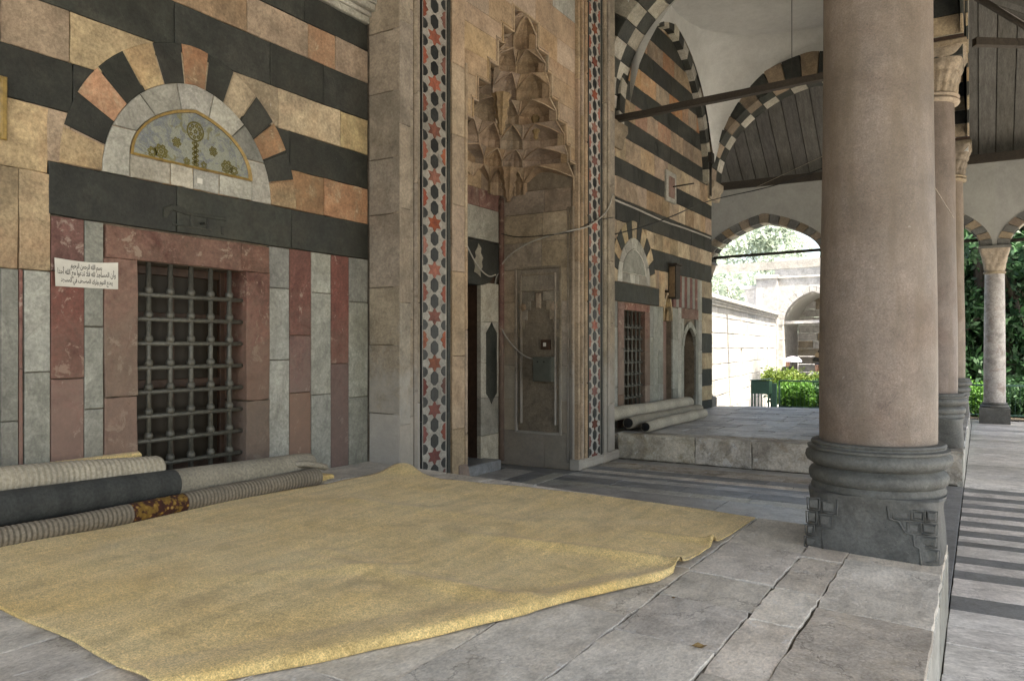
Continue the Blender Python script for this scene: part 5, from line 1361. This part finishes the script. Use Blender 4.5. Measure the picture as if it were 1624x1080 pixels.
def roll(name, pts, r, mat, label, rib=0., pitch=.033, n=26, segs=None, sq=1., lump=0., black_mouth=False, grp='rolled rugs along the near wall', rfun=None):
    P = cat(pts, 4); L = sum((P[i + 1] - P[i]).length for i in range(len(P) - 1))
    st = max(20, int(L / (pitch / 4 if rib else .06)))
    Q = [pl_at(P, i / st) for i in range(st + 1)]
    T = thing(name, label, 'rolled rug', tuple(Q[st // 2] - Vector((0, 0, r))), grp)
    def rf(k, a):
        l_ = L * k / st; rr = r if not rfun else rfun(k / st) * r
        rr *= 1 + lump * (math.sin(l_ * 3.7 + a) + .5 * math.sin(l_ * 9 + 2 * a))
        if rib: rr += rib * (abs(math.sin(math.pi * l_ / pitch)) - .5)
        e = min(k, st - k)
        if e < 3: rr *= (.93, .975, .995)[e]
        return rr
    cuts = segs or [(0, 1, mat)]
    for a, b_, m_ in cuts:
        i0, i1 = int(a * st), int(b_ * st)
        sub = Q[i0:i1 + 1]
        o = tube('rug_layer', sub, r, m_, T, n, closed_ends=True, rf=lambda k, a_: rf(k + i0, a_))
        try: o.data.set_sharp_from_angle(angle=R(60))
        except Exception: pass
    if black_mouth:
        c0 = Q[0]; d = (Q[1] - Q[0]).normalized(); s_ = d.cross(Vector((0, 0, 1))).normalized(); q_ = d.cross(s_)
        tube('black_mouth_disc', [c0 - d * .012, c0 - d * .006], r * .8, black, T, 20)  # solid roll end; a black disc paints the shaded opening
    # spiral end
    for end in (0, -1):
        c0 = Q[end]; d = (Q[1] - Q[0]).normalized() if end == 0 else (Q[-1] - Q[-2]).normalized(); d = d if end == -1 else -d
        s = d.cross(Vector((0, 0, 1))).normalized(); q = d.cross(s)
        sp = []
        for k in range(60):
            a = k / 60 * math.pi * 5; rr = r * (.88 - .72 * k / 60); sp.append(c0 + d * (.004) + s * rr * math.cos(a) + q * rr * math.sin(a))
        tube('spiral_edge', sp, r * .055, cuts[-1 if end else 0][2], T, 5)
    return T
gz = lambda X: znear(X)
# near rolls, right end first coordinate is measured in the photo
YA, _ = onx(250, 745, -4.62)
roll('rolled_rug', [(-4.62, 1.0, .865), (-4.62, 2.2, .85), (-4.61, YA, .795)], .086, rib_c, 'cream ribbed rug roll, topmost and shortest of the near stack', rib=.004, pitch=.032)
YB, _ = onx(490, 741, -4.52)
YBm, _ = onx(275, 770, -4.52)
fB = (YBm - .8) / (YB - .8)
roll('rolled_rug', [(-4.50, .8, .735), (-4.50, 2.2, .725), (-4.51, 3.4, .695), (-4.52, YB, .675)], .094, beige, 'long beige rug roll with its left part wrapped in charcoal sheeting', segs=[(0, fB, char), (fB, 1, beige)], lump=.012, rfun=lambda f: 1.05 - .08 * f)
YC, _ = onx(503, 766, -4.36)
c1_, _ = onx(205, 818, -4.36); c2_, _ = onx(292, 800, -4.36)
f1, f2 = (c1_ - .8) / (YC - .8), (c2_ - .8) / (YC - .8)
roll('rolled_rug', [(-4.34, .8, .60), (-4.35, 2.0, .605), (-4.36, 2.7, .60), (-4.37, 3.6, .597), (-4.36, YC, .605)], .058, rib_g, 'thin grey-brown ribbed rug roll nearest the yellow carpet, floral pile showing midway', rib=.004, pitch=.03, segs=[(0, f1, rib_g), (f1, f2, floral), (f2, 1, rib_g)], lump=.05, rfun=lambda f: .8 + .35 * f)
# thin yellow carpet edge folded between the rolls
yl = [(-4.58, .8), (-4.40, .8), (-4.405, 2.4), (-4.415, 3.6), (-4.44, 4.55), (-4.58, 4.55)]
o = prism('folded_carpet', yl, FZ, .50, .575, carpet_m, None, .012, zf=lambda x, y: .0)
tag(o, 'folded strip of yellow carpet squeezed between the near rug rolls', 'carpet')
o = prism('folded_carpet', [(-4.79, 1.8), (-4.69, 1.8), (-4.69, 3.05), (-4.79, 3.1)], FZ, .56, .905, carpet_m, None, .01)
tag(o, 'edge of a yellow carpet standing behind the topmost rug roll at the wall', 'carpet')
o = tube('torn_flap', cat([(-4.50, YB - .22, .70), (-4.40, YB - .16, .705), (-4.36, YB - .05, .68), (-4.37, YB + .02, .66)], 5), .012, beige, None, 6, rf=lambda k, a: .012 + .03 * abs(math.cos(a)))
tag(o, 'small loose beige flap of rug backing over the roll ends', 'cloth')
# far rolls
ZF = .335
G2 = 'rolled rugs on the far platform'
roll('rolled_rug', [(-4.62, 10.2, .61), (-4.62, 12, .58), (-4.63, onx(1093, 634, -4.62)[0], .565)], .105, palebk, 'pale thick rug roll lying topmost against the far wall', lump=.03, grp=G2)
roll('rolled_rug', [(-4.42, 10.55, .475), (-4.44, 12.5, .455), (-4.45, onx(1113, 641, -4.4)[0], .445)], .09, beige, 'greyer rug roll, middle one of the far stack', lump=.02, black_mouth=True, grp=G2)
roll('rolled_rug', [(-4.18, 10.62, .425), (-4.18, 12.2, .425), (-4.17, onx(1118, 650, -4.15)[0], .42)], .08, palebk, 'cream rug roll lying lowest and outermost on the far platform', lump=.05, black_mouth=True, grp=G2)
for px, X_, z_, r_, lb in ((983, -4.42, .50, .10, 'black disc on the mouth of the middle far roll'),): pass

# ------------------------------------------------------------------ small things on the walls
# written notice
ys0, zs0 = onx(83, 410, WX); ys1, zs1 = onx(185, 417, WX)
W_, H_ = ys1 - ys0, .172
def sheet_pt(u, v):   # u 0..1 left to right, v 0..1 up
    return (WX + .018 + .006 * math.sin(u * 5 + 1) + .012 * max(0, .12 - u) * 8 * (1 - v), ys0 + W_ * u, 1.962 + .006 * u + (H_ + .001 * u) * v - .012 * math.sin(math.pi * u) * v)
vs = [sheet_pt(i / 20, j / 8) for j in range(9) for i in range(21)]
fs = [(j * 21 + i, j * 21 + i + 1, (j + 1) * 21 + i + 1, (j + 1) * 21 + i) for j in range(8) for i in range(20)]
sg = mk('paper_notice', vs, fs, paper, None, True, recalc=False)
tag(sg, 'white paper notice with three handwritten Arabic lines taped left of the window', 'notice')
AR = {'ا': (0xFE8D, 0xFE8E, 0, 0), 'أ': (0xFE83, 0xFE84, 0, 0), 'ب': (0xFE8F, 0xFE90, 0xFE91, 0xFE92), 'ت': (0xFE95, 0xFE96, 0xFE97, 0xFE98), 'ة': (0xFE93, 0xFE94, 0, 0), 'ج': (0xFE9D, 0xFE9E, 0xFE9F, 0xFEA0), 'ح': (0xFEA1, 0xFEA2, 0xFEA3, 0xFEA4), 'د': (0xFEA9, 0xFEAA, 0, 0), 'ر': (0xFEAD, 0xFEAE, 0, 0), 'س': (0xFEB1, 0xFEB2, 0xFEB3, 0xFEB4), 'ص': (0xFEB9, 0xFEBA, 0xFEBB, 0xFEBC), 'ع': (0xFEC9, 0xFECA, 0xFECB, 0xFECC), 'ف': (0xFED1, 0xFED2, 0xFED3, 0xFED4), 'ك': (0xFED9, 0xFEDA, 0xFEDB, 0xFEDC), 'ل': (0xFEDD, 0xFEDE, 0xFEDF, 0xFEE0), 'م': (0xFEE1, 0xFEE2, 0xFEE3, 0xFEE4), 'ن': (0xFEE5, 0xFEE6, 0xFEE7, 0xFEE8), 'ه': (0xFEE9, 0xFEEA, 0xFEEB, 0xFEEC), 'و': (0xFEED, 0xFEEE, 0, 0), 'ي': (0xFEF1, 0xFEF2, 0xFEF3, 0xFEF4), '\u0001': (0xFEFB, 0xFEFC, 0, 0)}
def shape(s):
    s = s.replace('لا', '\u0001'); out = []
    for i, ch in enumerate(s):
        if ch not in AR: out.append(ch); continue
        f = AR[ch]; pj = i > 0 and s[i - 1] in AR and AR[s[i - 1]][2] != 0; nj = i + 1 < len(s) and s[i + 1] in AR and f[2] != 0
        out.append(chr(f[3] if (pj and nj) else f[1] if pj else f[2] if nj else f[0]))
    return ''.join(reversed(out))
dg = None
for li, (tx, cu, cv, sz, wd) in enumerate((('بسم الله الرحمن الرحيم', .49, .72, .05, .50), ('وأن المساجد لله فلا تدعوا مع الله أحدا', .5, .45, .05, .92), ('يمنع النوم وترك المصحف في المسجد', .5, .17, .045, .82))):
    cu_ = bpy.data.curves.new('lettering', 'FONT'); cu_.body = shape(tx); cu_.size = sz; cu_.align_x = 'CENTER'; cu_.offset = .0006
    ob = bpy.data.objects.new('lettering_tmp', cu_); col.objects.link(ob)
    bpy.context.view_layer.update(); dg = bpy.context.evaluated_depsgraph_get()
    me = bpy.data.meshes.new_from_object(ob.evaluated_get(dg)); bpy.data.objects.remove(ob)
    if len(me.vertices) == 0: continue
    xs_ = [v.co.x for v in me.vertices]; w0 = (max(xs_) - min(xs_)); mid = (max(xs_) + min(xs_)) / 2
    k_ = wd * W_ / w0
    for v in me.vertices:
        u = cu + (v.co.x - mid) * k_ / W_; vv = cv + v.co.y * .95 / H_ - .05 * (u - .5) * .6
        q = sheet_pt(u, vv); v.co = (q[0] + .0012, q[1], q[2])
    me.materials.clear(); me.materials.append(ink)
    o = bpy.data.objects.new('lettering', me); col.objects.link(o); o.parent = sg; o.location = -WORLD[sg.name]
# white sticker on the tympanum
y_, z_ = onx(315, 288, WX); tag(prism('sticker', rect(y_ - .022, y_ + .022, z_ - .018, z_ + .02), FX, WX + .013, WX + .015, paper, None, .0005), 'tiny white square sticker on the pale stone under the tiled panel', 'sticker')
# gilt frame at the left edge
y_, z_ = onx(6, 195, WX)
gf = thing('picture_frame', 'narrow gilt frame hanging at the left edge of the picture', 'frame', (WX + .03, y_ - .3, z_))
for a, b_, c0, d0 in ((y_ - .03, y_ + .005, 2.78, 3.14), (y_ - .7, y_ - .03, 3.105, 3.14), (y_ - .7, y_ - .03, 2.78, 2.815), (y_ - .735, y_ - .7, 2.78, 3.14)): prism('frame_side', rect(a, b_, c0, d0), FX, WX + .01, WX + .035, gold, gf, .006)
prism('picture_board', rect(y_ - .7, y_ - .03, 2.815, 3.105), FX, WX + .008, WX + .02, paper, gf, .001)
# plaque, lantern box and bracket on the far wall
y_, z_ = onx(1062, 298, WX)
pq = thing('wall_plaque', 'small red stone plaque in a pale frame, high on the far wall', 'plaque', (WX, y_, z_))
prism('plaque_frame', rect(y_ - .26, y_ + .26, z_ - .27, z_ + .28), FX, WX, WX + .04, palem, pq, .012); prism('plaque_stone', rect(y_ - .16, y_ + .16, z_ - .19, z_ + .19), FX, WX + .03, WX + .046, redw, pq, .006)
tube('plaque_bracket', [(WX + .04, y_ + .05, z_ + .02), (WX + .42, y_ + .1, z_ + .05)], .014, irond, pq, 6)
y_, z_ = onx(1063, 448, WX)
lb = thing('wall_box', 'tall dark box with a yellowed side fixed above the narrow niche', 'box', (WX, y_, z_))
box('box_body', (WX + .0, y_ - .1, z_ - .3), (WX + .14, y_ + .14, z_ + .3), wood, lb, .01); box('box_side', (WX + .02, y_ - .112, z_ - .27), (WX + .12, y_ - .101, z_ + .27), ochre, lb, .002)
box('box_cap', (WX, y_ - .13, z_ + .3), (WX + .17, y_ + .17, z_ + .33), wood, lb, .004)
# electric box and switch in the recess
xa, za_ = ony(851, 566, YS); xb2, zb2 = ony(880, 605, YS)
eb = thing('electric_box', 'grey-green metal electric box on the blind niche in the portal', 'electric box', ((xa + xb2) / 2, YS - .06, zb2))
box('box_body', (xa, YS - .10, zb2), (xb2, YS + .0, za_), greybox, eb, .008); box('box_door', (xa + .012, YS - .112, zb2 + .012), (xb2 - .012, YS - .101, za_ - .012), greybox, eb, .004)
for q in (.25, .6): box('latch', (xa + (xb2 - xa) * q, YS - .118, za_ - .07), (xa + (xb2 - xa) * q + .018, YS - .113, za_ - .052), irond, eb, .002)
xa2, za2 = ony(862, 547, YS); 
so2 = thing('light_switch', 'small brown switch plate with a white rocker above the electric box', 'switch', (xa2, YS, za2))
box('switch_plate', (xa2 - .03, YS - .022, za2 - .06), (xa2 + .1, YS + .02, za2 + .07), woodb, so2, .006); box('rocker', (xa2 + .01, YS - .03, za2 - .02), (xa2 + .05, YS - .0225, za2 + .03), paper, so2, .003)
# cables
def p3(px, py, Y=None, X=None):
    if X is not None: a, z = onx(px, py, X); return (X, a, z)
    a, z = ony(px, py, Y); return (a, Y, z)
cb1 = [p3(972, 308, X=PX + .03), p3(962, 335, X=PX + .03), p3(935, 358, X=PX + .03), p3(905, 366, Y=8.72), p3(872, 374, Y=8.84), p3(838, 386, Y=8.86), p3(812, 402, Y=8.86), p3(796, 420, Y=8.86), p3(785, 452, Y=8.85), p3(786, 492, Y=8.86), p3(800, 530, Y=8.86), p3(822, 557, Y=8.87), p3(840, 568, Y=8.87), p3(853, 568, Y=8.85)]
tag(tube('conduit', cat(cb1, 6), .010, pvc, None, 8), 'thick pale cable looping from the right jamb down to the electric box', 'cable')
cb2 = [p3(972, 345, X=PX + .02), p3(940, 352, X=PX + .02), p3(905, 368, Y=8.8), p3(860, 374, Y=8.85), p3(820, 376, Y=8.85), p3(792, 370, Y=8.85)]
tag(tube('cable', cat(cb2, 5), .006, cablem, None, 6), 'thin black cable stretched across the portal recess', 'cable')
cb3 = [p3(738, 385, X=-5.5), p3(748, 405, X=-5.45), p3(760, 425, X=-5.45), p3(775, 438, X=-5.5), p3(786, 436, X=-5.5)]
tag(tube('cable', cat(cb3, 5), .009, pvc, None, 6), 'short pale cable sagging across the black door lintel', 'cable')
cb4 = [p3(974, 317, X=WX + .02), p3(1010, 332, X=WX + .02), p3(1050, 350, X=WX + .02), p3(1085, 362, X=WX + .02), p3(1112, 372, X=WX + .02), p3(1127, 378, X=WX + .02)]
tag(tube('conduit', cat(cb4, 4), .016, pvc, None, 6), 'thin pale pipe running down along the far striped wall', 'pipe')
cb5 = [p3(974, 372, X=WX + .03), p3(1020, 360, X=WX + .3), p3(1062, 345, X=WX + .4), p3(1128, 318, Y=15.2), (-3.2, 15.4, 4.75), (-1.2, 15.2, 5.25), (CXc - .3, 15.9, 5.1)]
tag(tube('cable', cat(cb5, 5), .011, cablem, None, 6), 'black cable strung across the far bay towards the third column', 'cable')
cb6 = [p3(1240, 292, Y=14.5), p3(1303, 250, Y=12.6)]
tag(tube('cable', [p3(1200, 297, Y=15.3), p3(1303, 249, Y=12.5), (CXc - .28, 10.7, 4.4)], .005, portal, None, 6), 'pale string stretched in front of the plank ceiling', 'cable')
tag(tube('cable', [p3(1462, 265, Y=5.7), p3(1513, 346, Y=10.55)], .0035, portal, None, 6), 'pale string between the nearest and the second granite column', 'cable')
vx, vy = (-4.6 - .88) / 2, (CYS[1] + CYS[2]) / 2
tag(tube('lamp_wire', [(vx + .05, vy, 9.4), (vx + .05, vy, 5.9)], .006, irond, None, 6), 'thin wire hanging from the far dome', 'wire')
yv, zv = onx(1112, 245, -4.7)
fl = thing('wall_fitting', 'small black fitting with two stems at the foot of the far arch', 'lamp bracket', (-4.66, 15.3, zv))
box('fitting_body', (-4.70, 15.25, zv - .08), (-4.6, 15.42, zv + .12), irond, fl, .01)
for q in (15.29, 15.37): tube('stem', [(-4.65, q, zv - .08), (-4.65, q, zv - .75)], .012, irond, fl, 6)

for px, py, nm_ in ((1108, 1030, 'curled dry leaf lying on the paving near the bottom edge'), (1068, 951, 'tiny bit of litter on the paving beside the carpet corner')):
    g_ = gp(px, py); q = .03 if 'leaf' in nm_ else .012
    vs = [(g_.x + a * q, g_.y + b_ * q, g_.z + .008 + c_ * q) for a, b_, c_ in ((-1, 0, .1), (-.3, .5, .5), (.6, .4, .35), (1.2, 0, .6), (.5, -.5, .2), (-.4, -.45, .4), (0, 0, .0))]
    o = mk('dry_leaf' if 'leaf' in nm_ else 'litter', vs, [(0, 1, 6), (1, 2, 6), (2, 3, 6), (3, 4, 6), (4, 5, 6), (5, 0, 6)], ochre); tag(o, nm_, 'leaf' if 'leaf' in nm_ else 'litter')

# ------------------------------------------------------------------ people in the court
def person(px, Y, label, umb=False):
    x = atp(px, Y); zg = -.67
    T = thing('person', label, 'person', (x, Y, zg), 'people in the court')
    J = {'pelvis': (0, 0, .93), 'chest': (0, 0, 1.28), 'neck': (0, -.01, 1.47), 'head': (0, -.03, 1.6), 'top': (0, -.02, 1.70),
         'shl': (-.19, 0, 1.40), 'ell': (-.25, .02, 1.13), 'hal': (-.22, -.12, .92), 'shr': (.19, 0, 1.40), 'elr': (.25, -.02, 1.14), 'har': (.23, -.14, .93),
         'hpl': (-.1, 0, .9), 'knl': (-.11, -.05, .5), 'anl': (-.11, .02, .08), 'tol': (-.12, -.15, .03), 'hpr': (.1, 0, .9), 'knr': (.11, .02, .5), 'anr': (.11, .1, .09), 'tor': (.12, -.06, .03)}
    if umb: J['elr'] = (.27, -.1, 1.2); J['har'] = (.2, -.22, 1.42)
    rad = {'pelvis': .15, 'chest': .16, 'neck': .06, 'head': .10, 'top': .07, 'shl': .075, 'ell': .05, 'hal': .035, 'shr': .075, 'elr': .05, 'har': .035, 'hpl': .10, 'knl': .065, 'anl': .045, 'tol': .04, 'hpr': .10, 'knr': .065, 'anr': .045, 'tor': .04}
    E_ = [('pelvis', 'chest'), ('chest', 'neck'), ('neck', 'head'), ('head', 'top'), ('chest', 'shl'), ('shl', 'ell'), ('ell', 'hal'), ('chest', 'shr'), ('shr', 'elr'), ('elr', 'har'), ('pelvis', 'hpl'), ('hpl', 'knl'), ('knl', 'anl'), ('anl', 'tol'), ('pelvis', 'hpr'), ('hpr', 'knr'), ('knr', 'anr'), ('anr', 'tor')]
    ks = list(J); me = bpy.data.meshes.new('body'); me.from_pydata([J[k] for k in ks], [(ks.index(a), ks.index(b_)) for a, b_ in E_], [])
    o = bpy.data.objects.new('body', me); col.objects.link(o)
    sm = o.modifiers.new('skin', 'SKIN'); ss = o.modifiers.new('sub', 'SUBSURF'); ss.levels = ss.render_levels = 2
    if not me.skin_vertices:
        bpy.context.view_layer.objects.active = o; bpy.ops.mesh.customdata_skin_add()
    for i, k in enumerate(ks):
        me.skin_vertices[0].data[i].radius = (rad[k], rad[k] * (.75 if k in ('chest', 'pelvis') else 1)); me.skin_vertices[0].data[i].use_root = (k == 'pelvis')
    bpy.context.view_layer.update(); dg = bpy.context.evaluated_depsgraph_get()
    m2 = bpy.data.meshes.new_from_object(o.evaluated_get(dg)); bpy.data.objects.remove(o)
    shirt = cl_dark if umb else cl_lite
    m2.materials.clear()
    for mm in (shirt, cl_trou if not umb else cl_dark, skin_m, hair_m): m2.materials.append(mm)
    for p in m2.polygons:
        c_ = p.center; p.use_smooth = True
        p.material_index = 0 if .95 < c_.z < 1.45 else 1 if c_.z <= .95 else 2
        if c_.z < .1: p.material_index = 3
    b_ = bpy.data.objects.new('body', m2); col.objects.link(b_); b_.parent = T; WORLD[b_.name] = WORLD[T.name]
    lathe('hair', [(.10, -.03), (.112, .0), (.11, .05), (.08, .09), (.01, .11)], (x, Y + .005, zg + 1.62), hair_m, T, 20, fn=lambda r, z, a: r * (.92 + .1 * math.sin(a)))
    for s_ in (-1, 1): lathe('eye', [(.002, -.01), (.012, -.005), (.012, .005), (.002, .01)], (x + s_ * .035, Y - .125, zg + 1.61), hair_m, T, 8)
    if umb:
        c0 = (x + .22, Y - .2, zg + 1.62)
        u = thing('umbrella', 'open pale lilac umbrella held low over a dark-clothed person', 'umbrella', c0)
        pf = []
        for k in range(8): f = k / 7; pf.append((.01 + .36 * math.sin(f * 1.35), .24 * math.cos(f * 1.45)))
        lathe('canopy', pf, c0, umb_m, u, 8, smooth=False); tube('shaft', [(c0[0], c0[1], c0[2] - .45), (c0[0], c0[1], c0[2] + .28)], .008, irond, u, 6)
person(1250, 32.6, 'person in dark clothes under a pale umbrella beyond the hedge', True)
person(1297, 26.5, 'person with short dark hair and pale shirt walking beyond the hedge')
